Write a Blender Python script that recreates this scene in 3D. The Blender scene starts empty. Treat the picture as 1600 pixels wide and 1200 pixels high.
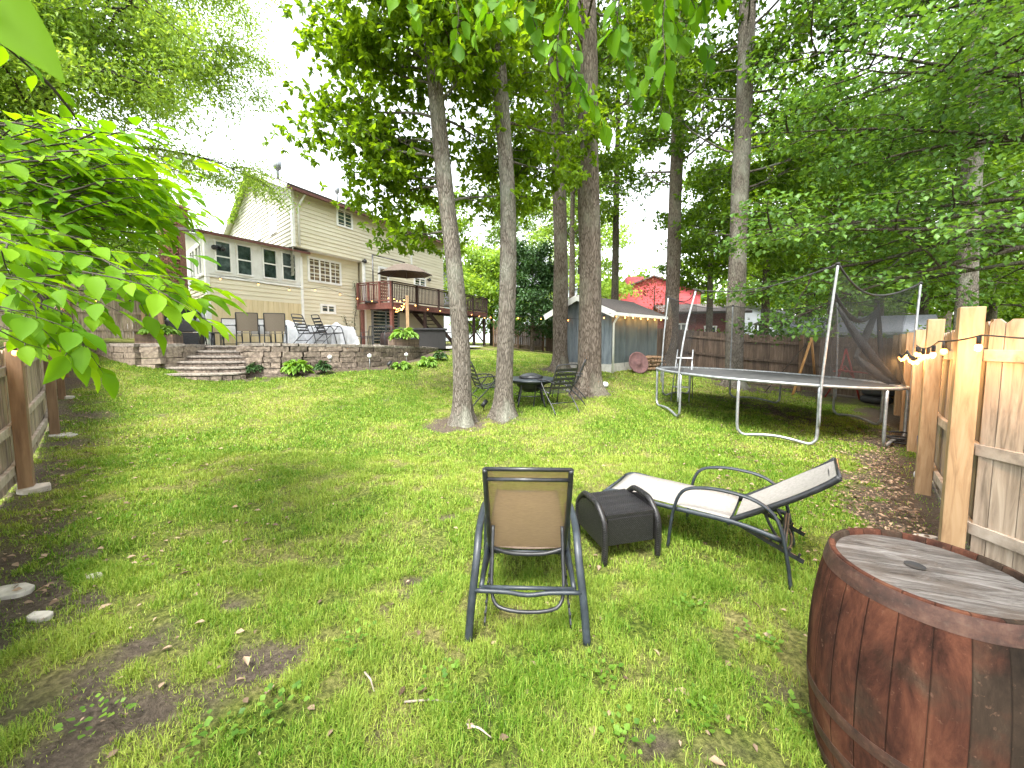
import bpy, math, random
import numpy as np
from mathutils import Vector, Matrix
R = math.radians
rnd = random.Random(7)
S = bpy.context.scene
COL = S.collection

# ------------------------------------------------------------------ camera
EYE = 1.65; FPX = 600.0; PITCH = R(4.2); SHY = -30.0
cam_d = bpy.data.cameras.new("camera"); cam = bpy.data.objects.new("camera", cam_d)
COL.objects.link(cam); S.camera = cam
cam_d.sensor_width = 36; cam_d.lens = FPX/1600*36
cam_d.shift_y = SHY/1600
cam_d.clip_end = 800; cam_d.clip_start = 0.05
cam.location = (0, 0, EYE); cam.rotation_euler = (R(90)-PITCH, 0, 0)
# ------------------------------------------------------------------ world and sun
SUN_EL, SUN_AZ = R(60), R(-158)      # azimuth from +Y towards +X
W = bpy.data.worlds.new("World"); S.world = W; W.use_nodes = True
nt = W.node_tree; nt.nodes.clear()
sky = nt.nodes.new("ShaderNodeTexSky"); sky.sky_type = 'NISHITA'; sky.sun_disc = False
sky.sun_elevation = SUN_EL; sky.sun_rotation = SUN_AZ
sky.air_density = 1.6; sky.dust_density = 2.0; sky.ozone_density = 1.0
hs = nt.nodes.new("ShaderNodeHueSaturation"); hs.inputs['Saturation'].default_value = 0.22
bg = nt.nodes.new("ShaderNodeBackground"); bg.inputs[1].default_value = 0.15
wo = nt.nodes.new("ShaderNodeOutputWorld")
nt.links.new(sky.outputs[0], hs.inputs['Color']); nt.links.new(hs.outputs[0], bg.inputs[0]); nt.links.new(bg.outputs[0], wo.inputs[0])
sl = bpy.data.lights.new("sun", 'SUN'); sl.energy = 2.2; sl.angle = R(20); sl.color = (1, .96, .88)
so = bpy.data.objects.new("sun", sl); COL.objects.link(so)
sd = Vector((math.sin(SUN_AZ)*math.cos(SUN_EL), math.cos(SUN_AZ)*math.cos(SUN_EL), math.sin(SUN_EL)))
so.rotation_euler = sd.to_track_quat('Z', 'Y').to_euler()
S.view_settings.view_transform = 'Standard'; S.view_settings.look = 'None'
S.view_settings.exposure = 2.33; S.view_settings.gamma = 1
S.render.engine = 'CYCLES'
cy = S.cycles; cy.use_denoising = True; cy.max_bounces = 8; cy.transparent_max_bounces = 16
cy.diffuse_bounces = 5; cy.transmission_bounces = 6; cy.glossy_bounces = 2
cy.sample_clamp_indirect = 6; cy.use_adaptive_sampling = True; cy.adaptive_threshold = .02

# ------------------------------------------------------------------ picture <-> world helpers
cp, sp = math.cos(PITCH), math.sin(PITCH)
def at(px, py, Y):
    """the world point seen at photo pixel (px,py) whose forward distance is Y"""
    u = (px-800)/FPX; v = -((py-600)-SHY)/FPX
    d = (u, cp+v*sp, -sp+v*cp)
    t = Y/d[1]
    return Vector((d[0]*t, Y, EYE+d[2]*t))
def z_at(py, Y): return at(800, py, Y).z
# terrain: thin plate spline through surveyed points
TP = np.array([(0,0,0),(0,3,0),(3,3,0),(-3,2,.05),(0,5,0),(2.5,5,-.02),(5.3,6.3,-.14),(3.2,7.5,.02),(7,6.6,-.18),(10.7,10.8,-.2),
 (8.6,14,-.1),(6.5,17,.2),(-.95,7.3,0),(-.15,7.7,.05),(1.9,9.8,.25),(1.6,13,.55),(3.2,12.3,.5),(5.5,14.6,.42),(-7.9,9.5,.58),(-6.9,10.2,.6),
 (-5.4,10.8,.74),(-4.1,12.2,.74),(-3.4,14.9,1.02),(-2,21,.98),(2.3,27,.6),(-2.5,26,1.0),(-9.3,9.0,.85),(-11,10,1.2),(-13,13,1.5),(-8,14,.95),(-8,20,1.0),
 (-6.9,5.6,.2),(-8.5,7.2,.5),(-10,9,.95),(-4,3,.1),(-3,8,.16),(-5,9,.4),(0,12,.42),(0,16,.72),(5,11,.15),(16,10,-.3),(14,20,0),(6,27,.4),(-16,8,1.2),(3,0,0),(6,2,-.05),(-6,0,.1),(-14,26,1.3)], float)
def _phi(r): return np.where(r > 1e-9, r*r*np.log(np.maximum(r, 1e-9)), 0)
_n = len(TP); _d = np.hypot(TP[:,None,0]-TP[None,:,0], TP[:,None,1]-TP[None,:,1])
_A = np.zeros((_n+3, _n+3)); _A[:_n,:_n] = _phi(_d)+np.eye(_n)*.25; _A[:_n,_n] = 1; _A[:_n,_n+1:] = TP[:,:2]; _A[_n:,:_n] = _A[:_n,_n:].T
_w = np.linalg.solve(_A, np.concatenate([TP[:,2], [0,0,0]]))
def gzv(x, y):
    x = np.clip(np.asarray(x, float), -16, 16); y = np.clip(np.asarray(y, float), -1, 27)
    r = np.hypot(x[...,None]-TP[:,0], y[...,None]-TP[:,1])
    z = _phi(r)@_w[:_n] + _w[_n] + _w[_n+1]*x + _w[_n+2]*y
    return np.clip(z, -.35, 1.7)
def gz(x, y): return float(gzv(np.array([x]), np.array([y]))[0])
def gp(px, py, off=0.0):
    """the ground point seen at a photo pixel"""
    lo = 0.8
    Y = lo
    while Y < 60:
        p = at(px, py, Y)
        if p.z < gz(p.x, p.y)+off: break
        Y += .05
    return Vector((p.x, p.y, gz(p.x, p.y)))
# value noise shared by the lawn's soil and its blades
_g = np.random.RandomState(3).rand(64, 64)
def vn(x, y, s):
    x = np.asarray(x)*s; y = np.asarray(y)*s
    i = np.floor(x).astype(int); j = np.floor(y).astype(int); u = x-i; v = y-j
    u = u*u*(3-2*u); v = v*v*(3-2*v)
    a = _g[i%64, j%64]; b = _g[(i+1)%64, j%64]; c = _g[i%64, (j+1)%64]; d = _g[(i+1)%64, (j+1)%64]
    return (a*(1-u)+b*u)*(1-v)+(c*(1-u)+d*u)*v
def fbm(x, y, s, o=4):
    t = 0; a = .5; n = 0
    for k in range(o): t = t+a*vn(x+17*k, y+9*k, s*2**k); n += a; a *= .55
    return t/n

# ------------------------------------------------------------------ mesh builder
class MB:
    def __init__(s): s.v = []; s.f = []; s.t = []; s.sm = []
    def add(s, vs, fs, tone=None, smooth=False):
        b = len(s.v); s.v += [tuple(p) for p in vs]
        t = rnd.random() if tone is None else tone
        for f in fs: s.f.append(tuple(i+b for i in f)); s.t.append(t); s.sm.append(smooth)
        return s
    def box(s, c, size, rz=0, M=None, tone=None, jit=0):
        x, y, z = size[0]/2, size[1]/2, size[2]/2
        vs = [Vector((i*x, j*y, k*z)) for i in (-1,1) for j in (-1,1) for k in (-1,1)]
        if jit: vs = [v+Vector([rnd.uniform(-jit, jit) for _ in range(3)]) for v in vs]
        Q = M if M is not None else Matrix.Rotation(rz, 3, 'Z')
        vs = [Q@v+Vector(c) for v in vs]
        return s.add(vs, [(0,1,3,2),(4,6,7,5),(0,4,5,1),(2,3,7,6),(0,2,6,4),(1,5,7,3)], tone)
    def bar(s, a, b, w, h, up=(0,0,1), tone=None):
        """a box from a to b, w wide (sideways), h deep (along up)"""
        a = Vector(a); b = Vector(b); d = b-a; L = d.length
        if L < 1e-6: return s
        x = d/L; up = Vector(up)
        if abs(x.dot(up)) > .98: up = Vector((0,1,0))
        y = up.cross(x).normalized(); z = x.cross(y)
        M = Matrix((x, y, z)).transposed()
        return s.box((a+b)/2, (L, w, h), M=M, tone=tone)
    def tube(s, pts, r, n=8, tone=None, closed=False, flat=1.0, caps=True, up=None):
        P = [Vector(p) for p in pts]; m = len(P)
        rr = r if hasattr(r, '__len__') else [r]*m
        vs = []; prev = Vector(up) if up else None
        for i in range(m):
            if closed: d = P[(i+1)%m]-P[i-1]
            else: d = P[min(i+1, m-1)]-P[max(i-1, 0)]
            d = d.normalized() if d.length > 1e-9 else Vector((0,0,1))
            if prev is None:
                prev = Vector((0,0,1)) if abs(d.z) < .9 else Vector((1,0,0))
            a = prev-d*prev.dot(d)
            if a.length < 1e-4: a = Vector((1,0,0))-d*d.x
            a.normalize(); b = d.cross(a); prev = a
            for k in range(n):
                t = 2*math.pi*k/n
                vs.append(P[i]+a*(math.cos(t)*rr[i]*flat)+b*(math.sin(t)*rr[i]))
        fs = []
        for i in range(m if closed else m-1):
            j = (i+1)%m
            for k in range(n):
                l = (k+1)%n; fs.append((i*n+k, i*n+l, j*n+l, j*n+k))
        if caps and not closed:
            fs.append(tuple(range(n-1, -1, -1))); fs.append(tuple((m-1)*n+k for k in range(n)))
        return s.add(vs, fs, tone, True)
    def lathe(s, c, prof, n=24, tone=None, smooth=True, sx=1, sy=1, cap=True):
        vs = []; m = len(prof); c = Vector(c)
        for (r, z) in prof:
            for k in range(n):
                t = 2*math.pi*k/n; vs.append(c+Vector((r*math.cos(t)*sx, r*math.sin(t)*sy, z)))
        fs = [(i*n+k, i*n+(k+1)%n, (i+1)*n+(k+1)%n, (i+1)*n+k) for i in range(m-1) for k in range(n)]
        if cap: fs.append(tuple(range(n-1, -1, -1))); fs.append(tuple((m-1)*n+k for k in range(n)))
        return s.add(vs, fs, tone, smooth)
    def prism(s, poly, h0, h1, tone=None):
        """vertical prism over an xy polygon (list of (x,y)), heights may be per-vertex lists"""
        n = len(poly); a = h0 if hasattr(h0, '__len__') else [h0]*n; b = h1 if hasattr(h1, '__len__') else [h1]*n
        vs = [(p[0], p[1], a[i]) for i, p in enumerate(poly)]+[(p[0], p[1], b[i]) for i, p in enumerate(poly)]
        fs = [tuple(range(n-1, -1, -1)), tuple(range(n, 2*n))]+[(i, (i+1)%n, n+(i+1)%n, n+i) for i in range(n)]
        return s.add(vs, fs, tone)
    def slab(s, q, th, tone=None):
        """a four-cornered plate q (list of 4 points) given thickness th along its normal"""
        q = [Vector(p) for p in q]; n = (q[1]-q[0]).cross(q[2]-q[0]).normalized()*th
        vs = q+[p+n for p in q]
        return s.add(vs, [(3,2,1,0),(4,5,6,7),(0,1,5,4),(1,2,6,5),(2,3,7,6),(3,0,4,7)], tone)
    def sphere(s, c, r, n=12, m=8, sq=(1,1,1), tone=None):
        vs = [Vector(c)+Vector((0,0,r*sq[2]))]
        for i in range(1, m):
            a = math.pi*i/m
            for k in range(n):
                t = 2*math.pi*k/n
                vs.append(Vector(c)+Vector((r*sq[0]*math.sin(a)*math.cos(t), r*sq[1]*math.sin(a)*math.sin(t), r*sq[2]*math.cos(a))))
        vs.append(Vector(c)-Vector((0,0,r*sq[2])))
        fs = [(0, 1+k, 1+(k+1)%n) for k in range(n)]
        for i in range(m-2):
            for k in range(n): fs.append((1+i*n+k, 1+(i+1)*n+k, 1+(i+1)*n+(k+1)%n, 1+i*n+(k+1)%n))
        e = len(vs)-1; b = 1+(m-2)*n
        fs += [(e, b+(k+1)%n, b+k) for k in range(n)]
        return s.add(vs, fs, tone, True)
    def build(s, name, mat, parent=None, bevel=0, **tags):
        me = bpy.data.meshes.new(name); me.from_pydata(s.v, [], s.f)
        at_ = me.attributes.new("tone", 'FLOAT', 'FACE'); at_.data.foreach_set("value", s.t)
        me.polygons.foreach_set("use_smooth", s.sm); me.materials.append(mat); me.update()
        o = bpy.data.objects.new(name, me); COL.objects.link(o)
        if parent is not None:
            o.parent = parent
            M = parent.matrix_basis.inverted()
            if not s_local[0]: me.transform(wm(parent).inverted())
        if bevel:
            b = o.modifiers.new("bevel", 'BEVEL'); b.width = bevel; b.segments = 2; b.limit_method = 'ANGLE'
        if tags: tag(o, **tags)
        return o
s_local = [False]   # True while a builder gives coordinates in its thing's own frame
def wm(o):
    M = o.matrix_basis.copy()
    while o.parent is not None:
        o = o.parent; M = o.matrix_basis@M
    return M
def tag(o, label=None, cat=None, group=None, kind=None):
    if label: o["label"] = label
    if cat: o["category"] = cat
    if group: o["group"] = group
    if kind: o["kind"] = kind
    return o
def thing(name, label, cat, loc=(0,0,0), rz=0, group=None):
    o = bpy.data.objects.new(name, None); COL.objects.link(o)
    o.location = loc; o.rotation_euler = (0, 0, rz); o.empty_display_size = .2
    return tag(o, label, cat, group)
def kids(o): return [c for c in COL.objects if c.parent == o]
def copy_tree(o, parent=None, loc=None, rz=None, label=None):
    c = o.copy(); COL.objects.link(c); c.parent = parent
    if loc is not None: c.location = loc
    if rz is not None: c.rotation_euler = (0, 0, rz)
    if label: c["label"] = label
    for k in kids(o): copy_tree(k, c)
    return c
def np_mesh(name, V, F4, mat, tone=None, parent=None, smooth=False, k=None):
    """fast mesh from numpy: V (n,3), F (m,k) faces"""
    me = bpy.data.meshes.new(name); m, k = F4.shape
    me.vertices.add(len(V)); me.vertices.foreach_set("co", V.astype(np.float32).ravel())
    me.loops.add(m*k); me.loops.foreach_set("vertex_index", F4.astype(np.int32).ravel())
    me.polygons.add(m); me.polygons.foreach_set("loop_start", np.arange(0, m*k, k, dtype=np.int32))
    if smooth: me.polygons.foreach_set("use_smooth", np.ones(m, bool))
    me.update(calc_edges=True)
    if tone is not None:
        a = me.attributes.new("tone", 'FLOAT', 'FACE'); a.data.foreach_set("value", tone.astype(np.float32))
    me.materials.append(mat)
    o = bpy.data.objects.new(name, me); COL.objects.link(o)
    if parent is not None:
        o.parent = parent; me.transform(wm(parent).inverted())
    return o

# ------------------------------------------------------------------ materials
def ramp(nt, fac, stops):
    r = nt.nodes.new("ShaderNodeValToRGB"); e = r.color_ramp.elements
    e[0].position, e[0].color = stops[0][0], (*stops[0][1], 1)
    e[1].position, e[1].color = stops[-1][0], (*stops[-1][1], 1)
    for p, c in stops[1:-1]:
        q = e.new(p); q.color = (*c, 1)
    nt.links.new(fac, r.inputs[0]); return r.outputs[0]
def mixc(nt, fac, a, b, mode='MIX'):
    m = nt.nodes.new("ShaderNodeMix"); m.data_type = 'RGBA'; m.blend_type = mode
    for sck, v in ((m.inputs[0], fac), (m.inputs[6], a), (m.inputs[7], b)):
        if hasattr(v, 'is_output'): nt.links.new(v, sck)
        elif isinstance(v, (int, float)): sck.default_value = v
        else: sck.default_value = (*v, 1)
    return m.outputs[2]
def mth(nt, op, a, b=0.0, c=None):
    m = nt.nodes.new("ShaderNodeMath"); m.operation = op
    for i, v in enumerate((a, b) if c is None else (a, b, c)):
        if hasattr(v, 'is_output'): nt.links.new(v, m.inputs[i])
        else: m.inputs[i].default_value = v
    return m.outputs[0]
def noise(nt, scale=(1,1,1), s=5, det=5, rough=.6, coord='Object', w=None, dist=0):
    tc = nt.nodes.new("ShaderNodeTexCoord"); mp = nt.nodes.new("ShaderNodeMapping"); mp.inputs['Scale'].default_value = scale
    nt.links.new(tc.outputs[coord], mp.inputs[0])
    n = nt.nodes.new("ShaderNodeTexNoise"); n.inputs['Scale'].default_value = s; n.inputs['Detail'].default_value = det
    n.inputs['Roughness'].default_value = rough; n.inputs['Distortion'].default_value = dist
    nt.links.new(mp.outputs[0], n.inputs['Vector']); return n.outputs['Fac']
def tone_(nt):
    a = nt.nodes.new("ShaderNodeAttribute"); a.attribute_name = "tone"; return a.outputs['Fac']
def newmat(name):
    m = bpy.data.materials.new(name); m.use_nodes = True; nt = m.node_tree
    return m, nt, nt.nodes["Principled BSDF"]
def bump(nt, b, h, strength=.4, dist=.01):
    n = nt.nodes.new("ShaderNodeBump"); n.inputs['Strength'].default_value = strength; n.inputs['Distance'].default_value = dist
    nt.links.new(h, n.inputs['Height']); nt.links.new(n.outputs[0], b.inputs['Normal'])
def mat(name, c1, c2=None, c3=None, sc=(1,1,1), s=6, rough=.7, bmp=.3, bd=.01, metal=0, tonev=.25, emit=0, spec=.5, det=5, dist=0):
    """noise-mottled surface; tonev lets each board, brick or tube differ a little"""
    m, nt, b = newmat(name)
    c2 = c2 or tuple(x*.75 for x in c1); c3 = c3 or c1
    f = noise(nt, sc, s, det, dist=dist)
    c = ramp(nt, f, [(.3, c2), (.5, c1), (.7, c3)])
    if tonev:
        t = mth(nt, 'MULTIPLY_ADD', tone_(nt), tonev*2, 1-tonev)
        cx = nt.nodes.new("ShaderNodeCombineColor")
        for i in range(3): nt.links.new(t, cx.inputs[i])
        c = mixc(nt, 1.0, c, cx.outputs[0], 'MULTIPLY')
    nt.links.new(c, b.inputs['Base Color']); b.inputs['Roughness'].default_value = rough
    b.inputs['Metallic'].default_value = metal; b.inputs['Specular IOR Level'].default_value = spec
    if bmp: bump(nt, b, f, bmp, bd)
    if emit: b.inputs['Emission Strength'].default_value = emit; b.inputs['Emission Color'].default_value = (*c1, 1)
    return m
def leafmat(name, ca, cb, tr=.45, rough=.5, trc=None, spec=.35):
    m, nt, b = newmat(name)
    t = tone_(nt)
    c = ramp(nt, t, [(0, ca), (1, cb)])
    nt.links.new(c, b.inputs['Base Color']); b.inputs['Roughness'].default_value = rough; b.inputs['Specular IOR Level'].default_value = spec
    tl = nt.nodes.new("ShaderNodeBsdfTranslucent")
    tc = mixc(nt, 1.0, c, trc or (1.5, 1.35, .55), 'MULTIPLY'); nt.links.new(tc, tl.inputs[0])
    mx = nt.nodes.new("ShaderNodeMixShader"); mx.inputs[0].default_value = tr
    nt.links.new(b.outputs[0], mx.inputs[1]); nt.links.new(tl.outputs[0], mx.inputs[2])
    nt.links.new(mx.outputs[0], nt.nodes["Material Output"].inputs[0]); return m
def barkmat(name, a, b_, c, s=9, lich=(.3,.32,.26)):
    m, nt, b = newmat(name)
    f = noise(nt, (1,1,.25), s*2.6, 8, .7, dist=.3)
    v = nt.nodes.new("ShaderNodeTexVoronoi"); v.feature = 'DISTANCE_TO_EDGE'; v.inputs['Scale'].default_value = s*4.2
    tc = nt.nodes.new("ShaderNodeTexCoord"); mp = nt.nodes.new("ShaderNodeMapping"); mp.inputs['Scale'].default_value = (1,1,.2)
    n2 = nt.nodes.new("ShaderNodeTexNoise"); n2.inputs['Scale'].default_value = 6
    ad = nt.nodes.new("ShaderNodeMixRGB"); ad.blend_type = 'ADD'; ad.inputs[0].default_value = .12
    nt.links.new(tc.outputs['Object'], mp.inputs[0]); nt.links.new(mp.outputs[0], n2.inputs['Vector'])
    nt.links.new(mp.outputs[0], ad.inputs[1]); nt.links.new(n2.outputs['Color'], ad.inputs[2]); nt.links.new(ad.outputs[0], v.inputs['Vector'])
    crk = mth(nt, 'MULTIPLY', mth(nt, 'MINIMUM', v.outputs['Distance'], .22), 4.5)
    h = mth(nt, 'MULTIPLY', mth(nt, 'ADD', mth(nt, 'MULTIPLY', crk, .4), f), .75)
    col = ramp(nt, h, [(.25, a), (.5, b_), (.8, c)])
    big = noise(nt, (1,1,.5), 1.6, 3)
    col = mixc(nt, ramp(nt, big, [(.5, (0,0,0)), (.68, (.55,.55,.55))]), col, lich)
    nt.links.new(col, b.inputs['Base Color']); b.inputs['Roughness'].default_value = .95; b.inputs['Specular IOR Level'].default_value = .15
    bump(nt, b, h, 1.0, .035); return m
M = {}
M['paint_white'] = mat('paint_white', (.78,.78,.76), (.66,.66,.63), (.82,.82,.8), s=3, rough=.5, bmp=.05, tonev=.06)
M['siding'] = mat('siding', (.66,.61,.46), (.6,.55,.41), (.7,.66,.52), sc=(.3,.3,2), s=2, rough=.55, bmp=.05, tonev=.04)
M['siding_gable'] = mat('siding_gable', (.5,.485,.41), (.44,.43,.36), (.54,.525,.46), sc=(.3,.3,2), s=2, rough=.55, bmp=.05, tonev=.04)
M['plywood'] = mat('plywood', (.6,.5,.3), (.52,.42,.24), (.66,.56,.36), sc=(3,3,.3), s=3, rough=.8, bmp=.2, tonev=.05)
M['shingle'] = mat('shingle', (.09,.075,.07), (.05,.044,.042), (.14,.118,.11), s=30, rough=.95, bmp=.6, bd=.01, tonev=.25)
M['shingle_grey'] = mat('shingle_grey', (.27,.28,.32), (.2,.21,.25), (.33,.34,.38), s=14, rough=.95, bmp=.4, tonev=.2)
M['glass_dark'] = mat('glass_dark', (.035,.055,.055), (.012,.02,.02), (.1,.14,.135), s=2.6, rough=.06, bmp=0, tonev=.3, spec=.9)
M['glass_room'] = mat('glass_room', (.16,.12,.075), (.05,.045,.04), (.3,.22,.13), s=4, rough=.08, bmp=0, tonev=.3, spec=.8)
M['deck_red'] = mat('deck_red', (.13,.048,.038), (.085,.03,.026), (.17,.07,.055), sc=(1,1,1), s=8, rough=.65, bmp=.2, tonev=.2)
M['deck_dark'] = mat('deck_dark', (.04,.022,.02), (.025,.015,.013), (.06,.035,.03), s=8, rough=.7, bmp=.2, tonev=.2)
M['black_metal'] = mat('black_metal', (.018,.019,.022), (.012,.012,.014), (.03,.031,.035), s=20, rough=.38, bmp=.05, tonev=.15)
M['blue_grey_metal'] = mat('blue_grey_metal', (.022,.029,.037), (.014,.018,.024), (.035,.044,.054), s=18, rough=.45, bmp=.12, bd=.002, tonev=.15)
M['galvanised'] = mat('galvanised', (.3,.32,.34), (.2,.215,.23), (.4,.42,.44), s=14, rough=.42, bmp=.08, metal=.55, tonev=.08)
M['sling_seat_shaded'] = mat('sling_seat_shaded', (.15,.105,.075), (.11,.075,.052), (.19,.135,.1), sc=(1,1,1), s=60, rough=.8, bmp=.3, bd=.002, tonev=.05)  # the shade on the seat is put into this darker brown
M['sling_tan'] = mat('sling_tan', (.2,.165,.125), (.16,.13,.095), (.24,.2,.155), sc=(1,1,8), s=40, rough=.8, bmp=.3, bd=.002, tonev=.06)
M['concrete'] = mat('concrete', (.42,.41,.38), (.32,.31,.28), (.5,.49,.46), s=8, rough=.9, bmp=.4, tonev=.12)
M['block'] = mat('block', (.16,.125,.098), (.06,.048,.038), (.3,.245,.195), s=13, rough=.95, bmp=1.0, bd=.03, tonev=.3)
M['cap_stone'] = mat('cap_stone', (.23,.2,.17), (.11,.095,.08), (.34,.305,.265), s=14, rough=.95, bmp=.8, bd=.02, tonev=.2)
M['brick'] = mat('brick', (.2,.09,.065), (.12,.06,.05), (.3,.16,.12), s=16, rough=.9, bmp=.6, tonev=.3)
M['cedar_new'] = mat('cedar_new', (.33,.215,.115), (.2,.12,.06), (.4,.285,.17), sc=(1,1,.12), s=16, rough=.75, bmp=.25, bd=.004, tonev=.08, det=8, dist=1.2)
M['fence_grey'] = mat('fence_grey', (.265,.21,.16), (.1,.078,.058), (.38,.315,.25), sc=(1,1,.09), s=22, rough=.9, bmp=.5, bd=.006, tonev=.22, det=8, dist=.6)
M['fence_brown'] = mat('fence_brown', (.14,.098,.07), (.08,.054,.04), (.21,.155,.115), sc=(1,1,.1), s=16, rough=.92, bmp=.5, tonev=.28, det=7)
M['post_brown'] = mat('post_brown', (.17,.105,.06), (.1,.06,.035), (.24,.155,.09), sc=(1,1,.12), s=16, rough=.9, bmp=.5, tonev=.15, det=7)
M['rail_pale'] = mat('rail_pale', (.33,.28,.23), (.2,.165,.135), (.42,.365,.315), sc=(1,1,1), s=9, rough=.9, bmp=.4, tonev=.15)
M['net_black'] = None
M['plastic_white'] = mat('plastic_white', (.75,.76,.78), (.6,.62,.65), (.8,.8,.82), s=6, rough=.5, bmp=.05, tonev=.1)
M['stone_pale'] = mat('stone_pale', (.45,.42,.38), (.3,.28,.25), (.58,.55,.5), s=9, rough=.95, bmp=.8, tonev=.2)
M['soil'] = mat('soil', (.09,.065,.045), (.045,.032,.022), (.14,.105,.075), s=20, rough=1, bmp=1, bd=.03, tonev=.1)
M['terracotta'] = mat('terracotta', (.11,.055,.055), (.075,.04,.04), (.15,.085,.08), s=9, rough=.85, bmp=.3, tonev=.1)
M['rubber'] = mat('rubber', (.02,.02,.021), s=12, rough=.8, bmp=.3)
M['red_metal'] = mat('red_metal', (.35,.04,.03), (.25,.03,.025), s=9, rough=.5)
M['yellow_wood'] = mat('yellow_wood', (.55,.28,.09), (.42,.2,.06), (.62,.35,.14), sc=(1,1,.3), s=9, rough=.7, tonev=.1)
M['tarp'] = mat('tarp', (.42,.43,.46), (.33,.34,.37), (.52,.53,.56), s=5, rough=.6, bmp=.3, bd=.02, tonev=.03)
M['canvas_dark'] = mat('canvas_dark', (.085,.064,.048), (.068,.05,.038), (.1,.078,.058), s=9, rough=.85, bmp=.1, tonev=.12)
M['bark_light'] = barkmat('bark_light', (.03,.025,.02), (.115,.1,.082), (.23,.205,.175), 9)
M['bark_mid'] = barkmat('bark_mid', (.025,.019,.015), (.1,.08,.063), (.21,.175,.145), 7, (.2,.2,.15))
M['bark_dark'] = barkmat('bark_dark', (.02,.016,.012), (.055,.045,.035), (.11,.095,.075), 8, (.09,.11,.06))
M['twig'] = mat('twig', (.045,.035,.026), s=14, rough=.9, tonev=.2)
M['leaf_oak'] = leafmat('leaf_oak', (.065,.14,.006), (.22,.36,.018), .6)
M['leaf_oak_deep'] = leafmat('leaf_oak_deep', (.04,.1,.008), (.15,.27,.02), .5)
M['leaf_far'] = leafmat('leaf_far', (.055,.125,.01), (.19,.31,.03), .5)
M['leaf_maple'] = leafmat('leaf_maple', (.04,.11,.022), (.13,.25,.045), .42)
M['leaf_locust'] = leafmat('leaf_locust', (.14,.26,.035), (.3,.44,.085), .55)
M['leaf_ivy'] = leafmat('leaf_ivy', (.05,.13,.012), (.17,.3,.035), .35)
M['leaf_near'] = leafmat('leaf_near', (.07,.19,.006), (.2,.38,.012), .55, .6, (1.5,1.3,.35), .2)
M['leaf_near_deep'] = leafmat('leaf_near_deep', (.04,.13,.006), (.13,.29,.012), .55, .6, (1.5,1.3,.35), .2)
M['leaf_hosta'] = leafmat('leaf_hosta', (.1,.22,.02), (.22,.38,.07), .3)
M['leaf_shrub'] = leafmat('leaf_shrub', (.02,.06,.015), (.06,.13,.04), .25)
M['leaf_red'] = leafmat('leaf_red', (.16,.05,.03), (.3,.12,.06), .4, trc=(1.4,1,.7))
M['leaf_dead'] = leafmat('leaf_dead', (.07,.04,.024), (.4,.29,.2), .15, .7, (1,1,1))
M['blade'] = leafmat('blade', (.08,.2,.008), (.33,.4,.07), .28, .5, (1.3,1.2,.6), .25)
m_, nt_, b_ = newmat('bulb_glow'); b_.inputs['Base Color'].default_value = (1,.6,.25,1)
b_.inputs['Emission Color'].default_value = (1,.33,.06,1); b_.inputs['Emission Strength'].default_value = 2.2; M['bulb'] = m_
# trampoline net: a fine black weave, see-through between its threads
def netmat(name, dens):
    m, nt, b = newmat(name); b.inputs['Base Color'].default_value = (.008,.009,.01,1); b.inputs['Roughness'].default_value = .8
    t = nt.nodes.new("ShaderNodeBsdfTransparent"); mx = nt.nodes.new("ShaderNodeMixShader")
    f = noise(nt, (1,1,1), 3, 3); nt.links.new(mth(nt, 'MULTIPLY_ADD', f, .3, dens-.15), mx.inputs[0])
    nt.links.new(t.outputs[0], mx.inputs[1]); nt.links.new(b.outputs[0], mx.inputs[2]); nt.links.new(mx.outputs[0], nt.nodes["Material Output"].inputs[0]); return m
M['net'] = netmat('net', .34); M['net_bunched'] = netmat('net_bunched', .8)
def slingmat():
    m, nt, b = newmat('sling_back'); f = noise(nt, (1,1,14), 30, 4)
    nt.links.new(ramp(nt, f, [(.35,(.19,.12,.05)),(.65,(.28,.185,.085))]), b.inputs['Base Color']); b.inputs['Roughness'].default_value = .8
    t = nt.nodes.new("ShaderNodeBsdfTransparent"); tl = nt.nodes.new("ShaderNodeBsdfTranslucent"); tl.inputs[0].default_value = (.38,.27,.13,1)
    m1 = nt.nodes.new("ShaderNodeMixShader"); m1.inputs[0].default_value = .2; m2 = nt.nodes.new("ShaderNodeMixShader"); m2.inputs[0].default_value = .17
    nt.links.new(b.outputs[0], m1.inputs[1]); nt.links.new(tl.outputs[0], m1.inputs[2])
    nt.links.new(m1.outputs[0], m2.inputs[1]); nt.links.new(t.outputs[0], m2.inputs[2]); nt.links.new(m2.outputs[0], nt.nodes["Material Output"].inputs[0]); return m
M['sling_back'] = slingmat()
M['sling_pale'] = mat('sling_pale', (.27,.25,.23), (.22,.205,.185), (.31,.29,.27), sc=(1,1,1), s=50, rough=.8, bmp=.3, bd=.002, tonev=.05)
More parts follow.
